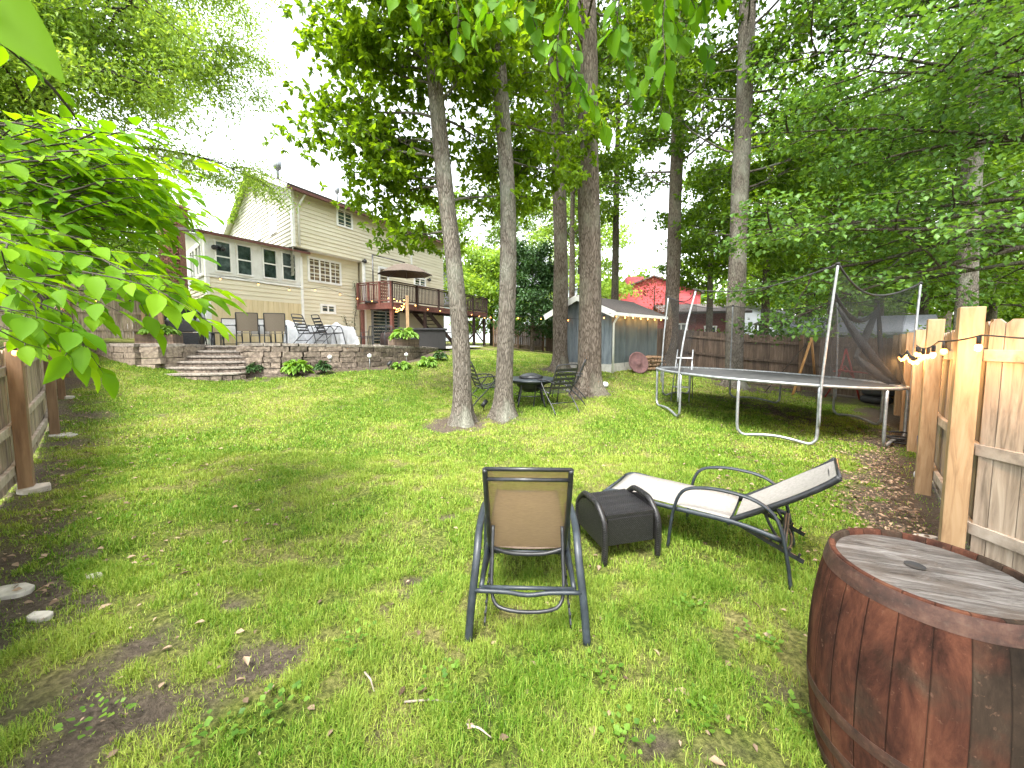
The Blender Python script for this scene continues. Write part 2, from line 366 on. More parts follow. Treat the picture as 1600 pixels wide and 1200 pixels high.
# ------------------------------------------------------------------ the ground
def seg(a, b, x, y):
    """distance from points to the segment a-b"""
    ax, ay = a; bx, by = b; t = ((x-ax)*(bx-ax)+(y-ay)*(by-ay))/((bx-ax)**2+(by-ay)**2)
    t = np.clip(t, 0, 1); return np.hypot(x-ax-t*(bx-ax), y-ay-t*(by-ay))
def bumpf(d, r): return np.clip(1-d/r, 0, 1)
SPOTS = []
for px, py, rx in ((350,958,.16),(520,893,.18),(695,812,.16),(590,1150,.22),(770,1125,.24),(885,1135,.24),(820,1180,.18),(1190,1075,.3),(640,905,.1),(250,1010,.35),(120,960,.4),(60,1080,.55),(180,1130,.5),(1010,1170,.18),(30,1180,.6),(420,1040,.25),(1140,1180,.2),(1300,740,.3)):
    p = gp(px, py); SPOTS.append((p.x, p.y, rx))
RF = [(3.6,.2), (3.35,2.84), (4.55,4.25), (6.2,6.0), (8.0,7.9), (10.7,10.8)]       # right fence line
BF = [(10.7,10.8), (8.63,14), (6.5,17), (4.2,22), (2.3,27)]             # back fence line
LF = [(-3.0,1.9), (-5.0,3.95), (-7.0,5.75), (-8.6,7.3), (-11.2,9.7), (-14.6,12.6)]
def soil(x, y):
    """bare earth: 0 is turf, 1 is soil"""
    x = np.asarray(x, float); y = np.asarray(y, float)
    n = fbm(x, y, 1.3); n2 = fbm(x+40, y+11, 4.5, 3)
    s = np.zeros_like(x)
    for cx, cy, r in SPOTS: s = np.maximum(s, np.clip(1.35-np.hypot(x-cx, (y-cy)*1.5)/r*1.0, 0, .98))
    for i in range(len(RF)-1): s = np.maximum(s, bumpf(seg(RF[i], RF[i+1], x, y), 1.15)*1.45)
    for i in range(len(LF)-1): s = np.maximum(s, bumpf(seg(LF[i], LF[i+1], x, y), .95)*1.15)
    for i in range(2): s = np.maximum(s, bumpf(seg(BF[i], BF[i+1], x, y), 2.6)*1.3)
    s = np.maximum(s, bumpf(np.hypot(x-5.9, y-8.7), 2.4)*.95)
    for cx, cy, r in ((-.95,7.25,.75),(-.2,7.65,.7),(1.95,9.7,.8),(1.6,13,.9),(7.2,12.5,1.2),(6.3,15.5,1.3)): s = np.maximum(s, bumpf(np.hypot(x-cx, y-cy), r*1.15)*2.0)
    WP = [(-9.4,9.4),(-7.1,10.0),(-5.4,10.6),(-4.0,12.1),(-3.1,14.6),(-2.6,16.5)]
    for i in range(1, len(WP)-1): s = np.maximum(s, bumpf(seg(WP[i], WP[i+1], x, y), .75)*1.4)
    s = np.maximum(s, bumpf(np.hypot(x+2.2, y-20.5), 2.6)*1.2)
    s = s+(n-.5)*1.6+(n2-.5)*1.3
    return np.clip((s-.5)*1.9, 0, 1)
def dry(x, y):
    d = fbm(np.asarray(x)+7, np.asarray(y)+3, .8); e = fbm(np.asarray(x)+3, np.asarray(y)+31, 3.2, 3)
    return np.clip(((d-.5)*2.2+(e-.5)*1.6+.42), 0, 1)
xs = np.concatenate([-np.geomspace(300, 12, 16)[:-1], np.arange(-12, -4, .22), np.arange(-4, 5, .055), np.arange(5, 13, .2), np.geomspace(13, 300, 16)])
ys = np.concatenate([[-60,-20,-8,-3,-1], np.arange(0, .9, .15), np.arange(.9, 5, .05), np.arange(5, 20, .15), np.arange(20, 32, .6), np.geomspace(32, 500, 14)])
GX, GY = np.meshgrid(xs, ys)
gx, gy = GX.ravel(), GY.ravel()
gzz = gzv(gx, gy)
sv = soil(gx, gy)
near = (np.abs(gx) < 8)&(gy > .5)&(gy < 14)
gzz = gzz+np.where(near, (fbm(gx, gy, 2.2, 5)-.5)*.05+(fbm(gx, gy, 9, 3)-.5)*.025-sv*.018, 0)
nx, ny = len(xs), len(ys)
ii = (np.arange(ny-1)[:,None]*nx+np.arange(nx-1)[None,:]).ravel()
lawnm, nt, b = newmat('lawn')
at1 = nt.nodes.new("ShaderNodeAttribute"); at1.attribute_name = "soil"
at2 = nt.nodes.new("ShaderNodeAttribute"); at2.attribute_name = "dry"
f1 = noise(nt, (1,1,1), 38, 6, .7); f2 = noise(nt, (1,1,1), 5, 5)
grs = ramp(nt, f1, [(.3, (.02,.03,.008)), (.48, (.07,.11,.014)), (.72, (.2,.25,.04))])
dr = ramp(nt, f1, [(.3, (.05,.05,.02)), (.5, (.18,.17,.06)), (.72, (.36,.33,.13))])
grs = mixc(nt, at2.outputs['Fac'], grs, dr)
so_ = ramp(nt, f1, [(.28, (.035,.025,.018)), (.5, (.085,.065,.048)), (.74, (.17,.135,.1))])
so_ = mixc(nt, mth(nt, 'MULTIPLY', f2, .35), so_, (.16,.14,.12))
nt.links.new(mixc(nt, at1.outputs['Fac'], grs, so_), b.inputs['Base Color'])
b.inputs['Roughness'].default_value = 1; b.inputs['Specular IOR Level'].default_value = .1
bump(nt, b, f1, 1.0, .04)
lawn = np_mesh('lawn', np.stack([gx, gy, gzz], 1), np.stack([ii, ii+1, ii+1+nx, ii+nx], 1), lawnm, smooth=True)
for nm, vals in (("soil", sv), ("dry", dry(gx, gy))):
    a = lawn.data.attributes.new(nm, 'FLOAT', 'POINT'); a.data.foreach_set("value", vals.astype(np.float32))
tag(lawn, kind='structure')

# ------------------------------------------------------------------ grass blades: countless, one object
rs = np.random.RandomState(11)
def wall_side(x, y):
    """True on the lawn side of the terrace wall"""
    wp = [(-30,10.8),(-9.3,9.75),(-7.12,10.3),(-6.1,10.5),(-5.45,10.9),(-4.64,11.6),(-4.13,12.4),(-3.63,13.6),(-3.37,15.0),(-3.2,17),(-1.0,21.5),(40,21.5)]
    lim = np.interp(x, [p[0] for p in wp], [p[1] for p in wp]); return y < lim-.12
def blades(n, y0, y1, h, w, keep, xm=1.42, clump=True):
    """blades standing on the lawn between two distances"""
    y = np.sqrt(rs.rand(n)*(y1*y1-y0*y0)+y0*y0); x = (rs.rand(n)*2-1)*(xm*y+.5)
    s = soil(x, y); cl = fbm(x+5, y+8, 7, 3)
    k = (rs.rand(n) > s*.93)&(rs.rand(n) < keep+(cl-.42)*3.0)&wall_side(x, y)
    x, y, s, cl = x[k], y[k], s[k], cl[k]; n = len(x); z = gzv(x, y)+(fbm(x, y, 2.2, 5)-.5)*.05-s*.018
    d = dry(x, y)
    hh = h*(.4+1.0*rs.rand(n))*(1-.5*s)*(.25+cl*1.6); ww = w*(.6+.8*rs.rand(n))
    a = rs.rand(n)*6.283; tilt = np.abs(rs.normal(0, .8, n))+.15; 
    lying = rs.rand(n) < .2; tilt = np.where(lying, 1.3+.2*rs.rand(n), tilt)
    dx, dy = np.cos(a), np.sin(a); px_, py_ = -dy, dx
    sx, sy = px_*ww/2, py_*ww/2
    m1 = hh*.5; t1 = tilt*.55
    x1 = x+dx*np.sin(t1)*m1; y1_ = y+dy*np.sin(t1)*m1; z1 = z+np.cos(t1)*m1
    x2 = x1+dx*np.sin(tilt*1.45)*m1; y2 = y1_+dy*np.sin(tilt*1.45)*m1; z2 = z1+np.cos(np.minimum(tilt*1.45, 1.55))*m1
    V = np.empty((n, 5, 3)); z0 = z-.008
    V[:,0] = np.stack([x-sx, y-sy, z0], 1); V[:,1] = np.stack([x+sx, y+sy, z0], 1)
    V[:,2] = np.stack([x1+sx*.8, y1_+sy*.8, z1], 1); V[:,3] = np.stack([x1-sx*.8, y1_-sy*.8, z1], 1)
    V[:,4] = np.stack([x2, y2, z2], 1)
    b0 = np.arange(n)*5
    F = np.empty((n, 3, 3), int); F[:,0] = np.stack([b0, b0+1, b0+2], 1); F[:,1] = np.stack([b0, b0+2, b0+3], 1); F[:,2] = np.stack([b0+3, b0+2, b0+4], 1)
    tone = np.clip(-.12+.5*d+.9*(1-cl)*(rs.rand(n) < .5)+.3*rs.rand(n)+np.where(lying&(rs.rand(n) < .6)|(rs.rand(n) < .08), .45, 0), 0, 1)
    return V.reshape(-1, 3), F.reshape(-1, 3), np.repeat(tone, 3)
GV, GF, GT = [], [], []; off = 0
for args in ((330000, .85, 2.6, .044, .003, .4), (340000, 2.4, 5.2, .042, .0048, .52), (260000, 5, 10, .042, .01, .8), (120000, 9.5, 22, .05, .022, .9, .75)):
    v, f, t = blades(*args); GV.append(v); GF.append(f+off); GT.append(t); off += len(v)
grass = np_mesh('grass', np.concatenate(GV), np.concatenate(GF), M['blade'], np.concatenate(GT))
tag(grass, 'short patchy green lawn grass growing across the yard', 'grass', kind='stuff')
del GV, GF, GT
# dead leaves and bits lying on the bare soil by the fences
def litter(n):
    x = []; y = []
    while len(x) < n:
        if rnd.random() < .55:
            i = rnd.choice([0,1,1,2,2,3]); a, b_ = RF[i], RF[i+1]; t = rnd.random(); d = rnd.expovariate(1.6)+.06
            px_, py_ = a[0]+(b_[0]-a[0])*t-d*.74, a[1]+(b_[1]-a[1])*t+d*.67
        elif rnd.random() < .35:
            i = rnd.choice([0,1,2]); a, b_ = LF[i], LF[i+1]; t = rnd.random(); d = rnd.expovariate(1.6)+.06
            px_, py_ = a[0]+(b_[0]-a[0])*t+d*.67, a[1]+(b_[1]-a[1])*t+d*.74
        elif rnd.random() < .4:
            a = rnd.random()*6.28; r = rnd.random()*2.2; px_, py_ = 5.7+r*math.cos(a), 8.5+r*math.sin(a)
        else: py_ = rnd.uniform(1.2, 9); px_ = rnd.uniform(-1.3, 1.3)*py_
        x.append(px_); y.append(py_)
    return np.array(x), np.array(y)
def leafset(C, L, ax, nrm, width=.55, fold=.12, droop=.0, rs=rs):
    """pointed folded leaves: C base points, L lengths, ax directions, nrm upward normals -> V, F"""
    n = len(C); ax = ax/np.linalg.norm(ax, axis=1, keepdims=True)
    sd_ = np.cross(ax, nrm); sd_ /= np.maximum(np.linalg.norm(sd_, axis=1, keepdims=True), 1e-6); up = np.cross(sd_, ax)
    L = L[:,None]; w = width*L/2; V = np.empty((n, 6, 3))
    V[:,0] = C; V[:,1] = C+ax*L*.38+sd_*w*.95+up*L*fold; V[:,2] = C+ax*L*.7+sd_*w*.6+up*L*(fold-droop*.4)
    V[:,3] = C+ax*L-up*L*droop; V[:,4] = C+ax*L*.7-sd_*w*.6+up*L*(fold-droop*.4); V[:,5] = C+ax*L*.38-sd_*w*.95+up*L*fold
    b0 = np.arange(n)*6; F = np.empty((n, 2, 4), int)
    F[:,0] = np.stack([b0, b0+1, b0+2, b0+3], 1); F[:,1] = np.stack([b0, b0+3, b0+4, b0+5], 1)
    return V.reshape(-1, 3), F.reshape(-1, 4)
x, y = litter(5200); n = len(x); a = rs.rand(n)*6.28
C = np.stack([x, y, gzv(x, y)+.012+rs.rand(n)*.012], 1)
nn = np.stack([rs.normal(0, .3, n), rs.normal(0, .3, n), np.ones(n)], 1)
V, F = leafset(C, .018+.045*rs.rand(n)**2, np.stack([np.cos(a), np.sin(a), rs.normal(0, .12, n)], 1), nn, .6, .1, .15)
o = np_mesh('fallen_leaves', V, F, M['leaf_dead'], np.repeat(rs.rand(n), 2))
tag(o, 'dry brown fallen leaves scattered on the bare soil along the fences', 'fallen leaves', kind='stuff')
# low broad-leaved weeds among the grass
cw = []
for px, py in ((970,1165),(690,1075),(1240,1120),(150,1150),(1180,1010),(430,1120),(560,1010),(940,1060),(1080,960),(330,1175),(1110,1130)):
    p = gp(px, py)
    for k in range(26):
        a = rnd.random()*6.28; r = rnd.random()*.11; cw.append((p.x+r*math.cos(a), p.y+r*math.sin(a), a))
cw = np.array(cw); n = len(cw)
C = np.stack([cw[:,0], cw[:,1], gzv(cw[:,0], cw[:,1])+.025+.02*rs.rand(n)], 1)
V, F = leafset(C, .018+.018*rs.rand(n), np.stack([np.cos(cw[:,2]), np.sin(cw[:,2]), .25*np.ones(n)], 1), np.stack([rs.normal(0,.2,n), rs.normal(0,.2,n), np.ones(n)], 1), .9, .06)
o = np_mesh('clover_weeds', V, F, M['leaf_ivy'], np.repeat(rs.rand(n), 2)); tag(o, 'small patches of round clover-like weeds growing in the near grass', 'weeds', kind='stuff')

# ------------------------------------------------------------------ trees
def frame(d):
    d = d.normalized(); a = Vector((0,0,1)).cross(d)
    if a.length < .05: a = Vector((1,0,0))
    a.normalize(); return a, d.cross(a)
def path(p, d, L, n=6, wob=.12, lift=0.0, r=rnd):
    """a wandering branch path; lift bends it up (or down when negative)"""
    pts = [Vector(p)]; d = Vector(d).normalized()
    for i in range(n):
        d = (d+Vector((r.gauss(0, wob), r.gauss(0, wob), r.gauss(0, wob*.7)+lift/n))).normalized()
        pts.append(pts[-1]+d*(L/n))
    return pts
class Tree:
    def __init__(s, seed): s.r = random.Random(seed); s.rs = np.random.RandomState(seed); s.wood = MB(); s.tips = []
    def limb(s, p, d, L, rad, subs=7, lift=.1, sub_len=.42, twigs=4, droop=-.25, flat=.5):
        r = s.r; P = path(p, d, L, 7, .13, lift, r)
        n = len(P); s.wood.tube(P, [max(rad*(1-i/n)**.8, .007) for i in range(n)], 5, caps=False)
        for k in range(subs):
            t = .22+.78*(k+r.random())/subs; i = min(int(t*(n-1)), n-2); q = P[i].lerp(P[i+1], t*(n-1)-i)
            ax = (P[i+1]-P[i]).normalized(); a, b = frame(ax); th = r.uniform(-1, 1)*.7+(0 if k%2 else math.pi)
            dd = (ax*.55+a*math.cos(th)*1.0+b*math.sin(th)*flat+Vector((0,0,r.uniform(-.1,.25)))).normalized()
            l2 = L*sub_len*(1.1-t*.6)*r.uniform(.7,1.2); Q = path(q, dd, l2, 4, .16, droop*.5, r)
            s.wood.tube(Q, [max(rad*.38*(1-j/5), .004) for j in range(5)], 4, caps=False)
            for m in range(twigs):
                u = .3+.7*(m+r.random())/twigs; j = min(int(u*4), 3); w = Q[j].lerp(Q[j+1], u*4-j)
                ax2 = (Q[j+1]-Q[j]).normalized(); a2, b2 = frame(ax2); th = r.uniform(-.6,.6)+(0 if m%2 else math.pi)
                d3 = (ax2*.6+a2*math.cos(th)*.9+b2*math.sin(th)*flat*.8+Vector((0,0,r.uniform(-.15,.15)))).normalized()
                l3 = min(l2*.45, .75)*r.uniform(.6,1.2); T = path(w, d3, l3, 2, .15, droop, r)
                s.wood.tube(T, [.006,.005,.003], 3, caps=False); s.tips.append((T[1], T[2], l3))
            s.tips.append((Q[3], Q[4], l2*.3))
        s.tips.append((P[-2], P[-1], L*.15))
    def leaves(s, per, size, spread=.22, upn=.55, width=.6, droop=.15, ros=0):
        """leaves gathered round the twigs; upn is how much they face the sky"""
        rs = s.rs; A = np.array([tuple(a) for a, b, l in s.tips]); B = np.array([tuple(b) for a, b, l in s.tips])
        n = len(A); A = np.repeat(A, per, 0); B = np.repeat(B, per, 0); N = n*per
        t = rs.rand(N, 1)*1.15; C = A+(B-A)*t+rs.normal(0, spread, (N, 3))*np.array([1,1,.6])
        if ros:   # leaves radiate in rosettes, as on oak twigs
            m = max(1, per//ros); o3 = rs.normal(0, spread, (n, m, 1, 3))*np.array([1,1,.6]); t = rs.rand(n, m, 1, 1)*1.15
            A3 = A.reshape(n, per, 3)[:,:1,None,:]; B3 = B.reshape(n, per, 3)[:,:1,None,:]
            C = np.repeat(A3+(B3-A3)*t+o3, ros, 2).reshape(-1, 3)
            if len(C) < N: C = np.concatenate([C, C[rs.randint(0, len(C), N-len(C))]])
        d = (B-A); d /= np.maximum(np.linalg.norm(d, axis=1, keepdims=True), 1e-6)
        ax = d*(.2 if ros else .5)+rs.normal(0, .6, (N, 3)); ax[:,2] -= .2
        nm = rs.normal(0, 1-upn, (N, 3)); nm[:,2] += .6+upn
        L = size*(.65+.6*rs.rand(N))
        tone = np.clip(np.repeat(rs.rand(n), per)*.55+rs.rand(N)*.45, 0, 1)
        V, F = leafset(C, L, ax, nm, width, .1, droop)
        return V, F, np.repeat(tone, 2)
def trunk_mesh(P, rads, n=20, flare=True, seed=1):
    """a tapering trunk through the points P with irregular rings and root flare"""
    rr = random.Random(seed); V = []; F = []
    Q = []; m = 26
    cum = [0]
    for i in range(1, len(P)): cum.append(cum[-1]+(P[i]-P[i-1]).length)
    T = cum[-1]
    ts = [0,.01,.022,.04,.065,.1]+[.1+.9*(i+1)/m for i in range(m)]
    ph = [rr.random()*6.28 for _ in range(6)]
    for t in ts:
        d = t*T; i = max(j for j in range(len(cum)) if cum[j] <= d+1e-9); i = min(i, len(P)-2)
        u = (d-cum[i])/(cum[i+1]-cum[i]); c = P[i].lerp(P[i+1], u); r = rads[i]+(rads[i+1]-rads[i])*u
        # smooth the joints a little
        fl = math.exp(-d/.22)*.75 if flare else 0
        for k in range(n):
            a = 6.2832*k/n
            w = 1+.045*math.sin(3*a+ph[0]+d*.7)+.035*math.sin(5*a+ph[1]-d*1.3)+.03*math.sin(2*a+ph[2]+d*1.7)
            f2 = fl*(1+.45*math.sin(4*a+ph[3])+.3*math.sin(7*a+ph[4]))
            V.append((c.x+math.cos(a)*r*(w+f2), c.y+math.sin(a)*r*(w+f2), c.z))
    for i in range(len(ts)-1):
        for k in range(n): F.append((i*n+k, i*n+(k+1)%n, (i+1)*n+(k+1)%n, (i+1)*n+k))
    return V, F
def bend(P, n=5):
    """Catmull-Rom through P"""
    P = [Vector(p) for p in P]; out = []
    for i in range(len(P)-1):
        a, b, c, d = P[max(i-1,0)], P[i], P[i+1], P[min(i+2, len(P)-1)]
        for k in range(n):
            t = k/n; out.append(.5*((2*b)+(c-a)*t+(2*a-5*b+4*c-d)*t*t+(3*b-a-3*c+d)*t**3))
    return out+[P[-1]]
def tree(label, pts, r0, r1, limbs, seed, bark='bark_light', leaf='leaf_oak', per=12, size=.13, spread=.22, upn=.5, name='oak_tree', group=None, width=.62, flare=True, droop=.15, extra=None, ros=0):
    """pts: trunk centre points; limbs: list of (height fraction or z, azimuth deg, length, up, subs) or dict for auto"""
    P = bend(pts); T = Tree(seed); r = T.r
    rads = [r0+(r1-r0)*i/(len(P)-1) for i in range(len(P))]
    base = P[0]
    root = thing(name, label, 'tree', tuple(base), 0, group)
    V, F = trunk_mesh(P, rads, seed=seed, flare=flare)
    mb = MB(); mb.add(V, F, .5, True); tr = mb.build('trunk', M[bark], root)
    def pt_at(z):
        for i in range(len(P)-1):
            if P[i+1].z >= z: return P[i].lerp(P[i+1], max(0, (z-P[i].z)/(P[i+1].z-P[i].z))), rads[i]
        return P[-1], rads[-1]
    for L in limbs:
        if isinstance(L, dict):
            n = L['n']
            for k in range(n):
                f = (k+r.random())/n; z = L['z0']+(L['z1']-L['z0'])*f
                az = L.get('az', 0)+k*137.5+r.uniform(-25, 25)
                if 'arc' in L: az = L['arc'][0]+(L['arc'][1]-L['arc'][0])*r.random()
                ln = L['R']*(1-(1-L.get('top', .5))*f)*r.uniform(.75, 1.15)
                q, rad = pt_at(z); a = R(az)
                T.limb(q, Vector((math.sin(a), math.cos(a), L.get('up', .25)+.35*f)), ln, min(rad*.5, .008*ln+.01), L.get('subs', 7), L.get('lift', 0), L.get('sub', .42), L.get('tw', 4), L.get('droop', -.2), L.get('flat', .5))
        else:
            z, az, ln, up, subs = L; q, rad = pt_at(z); a = R(az)
            T.limb(q, Vector((math.sin(a), math.cos(a), up)), ln, min(rad*.5, .009*ln+.01), subs, -.1)
    if extra: extra(T)
    if T.wood.v: T.wood.build('branches', M['twig'] if r0 < .12 else M[bark], root)
    V, F, t = T.leaves(per, size, spread, upn, width, droop, ros)
    o = np_mesh('crown', V, F, M[leaf], t, root)
    return root
# ------------------------------------------------------------------ fences
def fence(label, pts, side, height=1.83, board='fence_grey', post='cedar_new', rails=(.25,.92,1.6), postw=.09, ph=None, railm=None, bw=.14, every=2.3, first=0, dog=.03, post_at=None, gap=.006, sunk=.02, drop=True):
    """board fence along pts; rails and posts stand on side (+1 left of travel, -1 right)"""
    root = thing('wooden_fence', label, 'fence', (pts[0][0], pts[0][1], gz(*pts[0][:2])))
    line = []; tot = 0
    for i in range(len(pts)-1):
        a = Vector((pts[i][0], pts[i][1], 0)); b = Vector((pts[i+1][0], pts[i+1][1], 0)); line.append((a, b, tot)); tot += (b-a).length
    def P(s):
        for a, b, t in line:
            L = (b-a).length
            if s <= t+L+1e-6: break
        d = (b-a).normalized(); return a+d*(s-t), d, d.cross(Vector((0,0,-1)))*(-side)*-1
    if post_at is None:
        n = max(1, round(tot/every)); post_at = [tot*i/n for i in range(n+1)]
    for s in post_at:
        q, d, nn = P(s); z = gz(q.x, q.y); h = (ph or height+.06)+rnd.uniform(-.03, .03)
        c = q+nn*(.02+.04+postw/2)
        MB().box((c.x, c.y, z+h/2-.15), (postw, postw, h+.3), rz=math.atan2(d.y, d.x)+rnd.uniform(-.02,.02)).build('post', M[post], root, bevel=.006)
    ends = [0]+[s for s in post_at if 0 < s < tot]+[tot]
    for i in range(len(ends)-1):
        s0, s1 = ends[i], ends[i+1]
        if s1-s0 < .05: continue
        qa, d, nn = P(s0+.001); qb, d2, nn2 = P(s1-.001)
        za, zb = gz(qa.x, qa.y), gz(qb.x, qb.y)
        for h in rails:
            MB().bar((qa.x+nn.x*.036, qa.y+nn.y*.036, za+h), (qb.x+nn2.x*.036, qb.y+nn2.y*.036, zb+h), .038, .085).build('rail', M[railm or board], root, bevel=.003)
        mb = MB(); s = s0
        while s < s1-.02:
            w = min(bw, s1-s); q, d, nn = P(s+w/2); u = (s+w/2-s0)/(s1-s0); z = za+(zb-za)*u
            top = z+height+rnd.uniform(-.012,.012); bot = z+sunk+rnd.uniform(0,.02); hw = (w-gap)/2; th = .009
            prof = [(-hw, bot), (hw, bot), (hw, top-dog), (hw-dog, top), (-hw+dog, top), (-hw, top-dog)]
            tw = rnd.uniform(-.004,.004)
            vs = [(q.x+d.x*u_+nn.x*(o+tw), q.y+d.y*u_+nn.y*(o+tw), zz) for o in (-th, th) for u_, zz in prof]
            k = 6; mb.add(vs, [tuple(range(k-1,-1,-1)), tuple(range(k, 2*k))]+[(j, (j+1)%k, k+(j+1)%k, k+j) for j in range(k)]); s += bw
        mb.build('picket_panel', M[board], root)
    return root
def dist_along(pts, px):
    """where along the polyline the column px crosses it"""
    t = 0; u = (px-800)/FPX
    for i in range(len(pts)-1):
        a, b = pts[i], pts[i+1]; L = math.hypot(b[0]-a[0], b[1]-a[1])
        for k in range(400):
            f = k/400; x = a[0]+(b[0]-a[0])*f; y = a[1]+(b[1]-a[1])*f
            if y > .3:
                # forward depth of a point near the ground differs slightly from y
                pxx = 800+FPX*x/(y*cp+(EYE-.6)*sp)
                if abs(pxx-px) < 2.5: return t+L*f
        t += L
    return t
RFL = [(3.72,-1.2),(3.62,1.9),(3.46,2.75),(4.72,4.15),(6.45,5.9),(8.3,7.9),(11.0,10.9)]
rf_posts = [4.0]+[dist_along(RFL, p) for p in (1472, 1446)]
rf_posts = [.03, 2.1]+rf_posts+[rf_posts[-1]+1.9, rf_posts[-1]+3.9, rf_posts[-1]+5.9]
fence('weathered grey board fence with bright new posts, running behind the rusty barrel', RFL, 1, 1.78, 'fence_grey', 'cedar_new', (.22,.82,1.52), .125, 1.9, 'rail_pale', post_at=rf_posts)
fence('brown dog-eared board fence behind the trampoline', [(11.0,10.9),(8.8,14.2),(6.65,17.2),(4.3,22.2),(2.35,27.2)], 1, 1.83, 'fence_brown', 'post_brown', (.3,.92,1.58), .1, None, 'fence_brown', dog=.035)
fence('dark brown board fence far back between the deck and the shed', [(2.2,27.4),(-1.3,27.2)], 1, 1.83, 'fence_brown', 'post_brown', (.3,.92,1.58), .1, None, 'fence_brown')
LFL = [(-1.6,.1),(-3.3,1.9),(-5.35,4.1),(-7.3,5.95),(-9.0,7.5),(-11.6,10.0),(-15.0,13.0)]
lp = [gp(45,765), gp(68,682), gp(90,624), gp(108,590)]
lpos = []
for q in lp:
    best = min(((math.hypot(a[0]+(b[0]-a[0])*f-q.x, a[1]+(b[1]-a[1])*f-q.y), t+math.hypot(b[0]-a[0], b[1]-a[1])*f) for (a, b, t) in [(LFL[i], LFL[i+1], sum(math.hypot(LFL[j+1][0]-LFL[j][0], LFL[j+1][1]-LFL[j][1]) for j in range(i))) for i in range(len(LFL)-1)] for f in [k/50 for k in range(51)]))
    lpos.append(best[1])
lpos = [.1, max(.1, lpos[0]-2.2)]+lpos+[lpos[3]+2.2, lpos[3]+4.4]
fence('grey board fence with brown posts down the left side of the lawn', LFL, -1, 1.4, 'fence_grey', 'post_brown', (.22,.62,1.2), .1, 1.47, 'rail_pale', post_at=sorted(lpos))
fence('pale weathered board fence behind the patio grill', [(-17.5,12.6),(-14.9,14.6),(-12.9,16.4)], -1, 1.95, 'fence_grey', 'cedar_new', (.35,1.0,1.65), .1, 2.0, 'fence_grey')

# ------------------------------------------------------------------ terrace: paving, retaining wall, steps
def patz(y): return 1.44-.05*max(0, min(y-10, 6.5))
WPTS = [(-7.12,10.3),(-6.1,10.5),(-5.45,10.9),(-4.64,11.6),(-4.13,12.4),(-3.63,13.6),(-3.37,15.0),(-3.3,16.4)]
WPTS = [tuple(p)[:2] for p in bend([(x, y, 0) for x, y in WPTS], 5)]
pt = MB()
poly = [(-14,12.0),(-11,10.6),(-9.45,10.15),(-9.1,11.2),(-7.25,11.2)]+[(x-.12, y+.12) for x, y in WPTS]+[(-3.0,17.5),(-1.6,22),(-6,28),(-20,28),(-17,16)]
pt.add([(x, y, patz(y)-.012) for x, y in poly], [tuple(range(len(poly)))], .5)
o = pt.build('patio_paving', M['concrete']); tag(o, kind='structure')
wall = thing('retaining_wall', 'curved split-face block retaining wall holding up the patio', 'retaining wall', (-5.4, 10.9, gz(-5.4,10.9)))
def course_wall(pts, top, name_parent, courses=6, h=.15, L=.42):
    mb = MB(); cap = MB(); cum = [0]
    for i in range(1, len(pts)): cum.append(cum[-1]+math.hypot(pts[i][0]-pts[i-1][0], pts[i][1]-pts[i-1][1]))
    def P(s):
        s = max(0, min(s, cum[-1]-1e-4)); i = max(j for j in range(len(cum)-1) if cum[j] <= s)
        u = (s-cum[i])/(cum[i+1]-cum[i]); a, b = pts[i], pts[i+1]
        return a[0]+(b[0]-a[0])*u, a[1]+(b[1]-a[1])*u, math.atan2(b[1]-a[1], b[0]-a[0])
    for c in range(courses+1):
        s = -(c%2)*L*.45
        while s < cum[-1]:
            l = L*rnd.choice((.55,.9,1,1,1.15)); m = s+l/2; s0 = s; s += l
            if m < 0 or m > cum[-1]: continue
            x, y, a = P(m); tz = top(x, y)
            if c == 0:
                cap.box((x, y, tz-.035), (l-.008, .3, .07), rz=a, jit=.006); continue
            z = tz-.07-h*(c-.5)
            if z < gz(x, y)-.25: continue
            mb.box((x+.012*c*math.sin(a), y-.012*c*math.cos(a), z), (l-.012, .25+rnd.uniform(0,.02), h-.01), rz=a, jit=.012)
    return mb, cap
mb, cap = course_wall(WPTS, lambda x, y: patz(y)+.05, wall)
mb.build('block_courses', M['block'], wall); cap.build('cap_course', M['cap_stone'], wall)
wall2 = thing('retaining_wall', 'short pale block wall beside the steps, below the left planter box', 'retaining wall', (-9.4,9.9,gz(-9.4,9.9)))
mb, cap = course_wall([(-11.0,10.3),(-10.2,9.95),(-9.5,9.75),(-9.1,9.85),(-9.0,10.3),(-9.0,11.2)], lambda x, y: patz(y)+.03+(0 if x > -9.6 else 0), wall2)
mb.build('block_courses', mat('block_pale', (.24,.195,.15), (.12,.095,.075), (.36,.3,.24), s=14, rough=.95, bmp=.8, bd=.02, tonev=.2), wall2); cap.build('cap_course', M['cap_stone'], wall2)
w3 = thing('retaining_wall', 'short flank of block wall on the house side of the steps', 'retaining wall', (-7.2,10.4,gz(-7.2,10.4)))
mb, cap = course_wall([(-7.25,11.3),(-7.22,10.42)], lambda x, y: patz(y)+.05, w3); mb.build('block_courses', M['block'], w3); cap.build('cap_course', M['cap_stone'], w3)
st = thing('stone_steps', 'curved stone steps rising from the lawn to the patio', 'steps', (-8.1,9.4,gz(-8.1,9.4)))
zb = .60; zt = patz(11)+.0; ns = 6
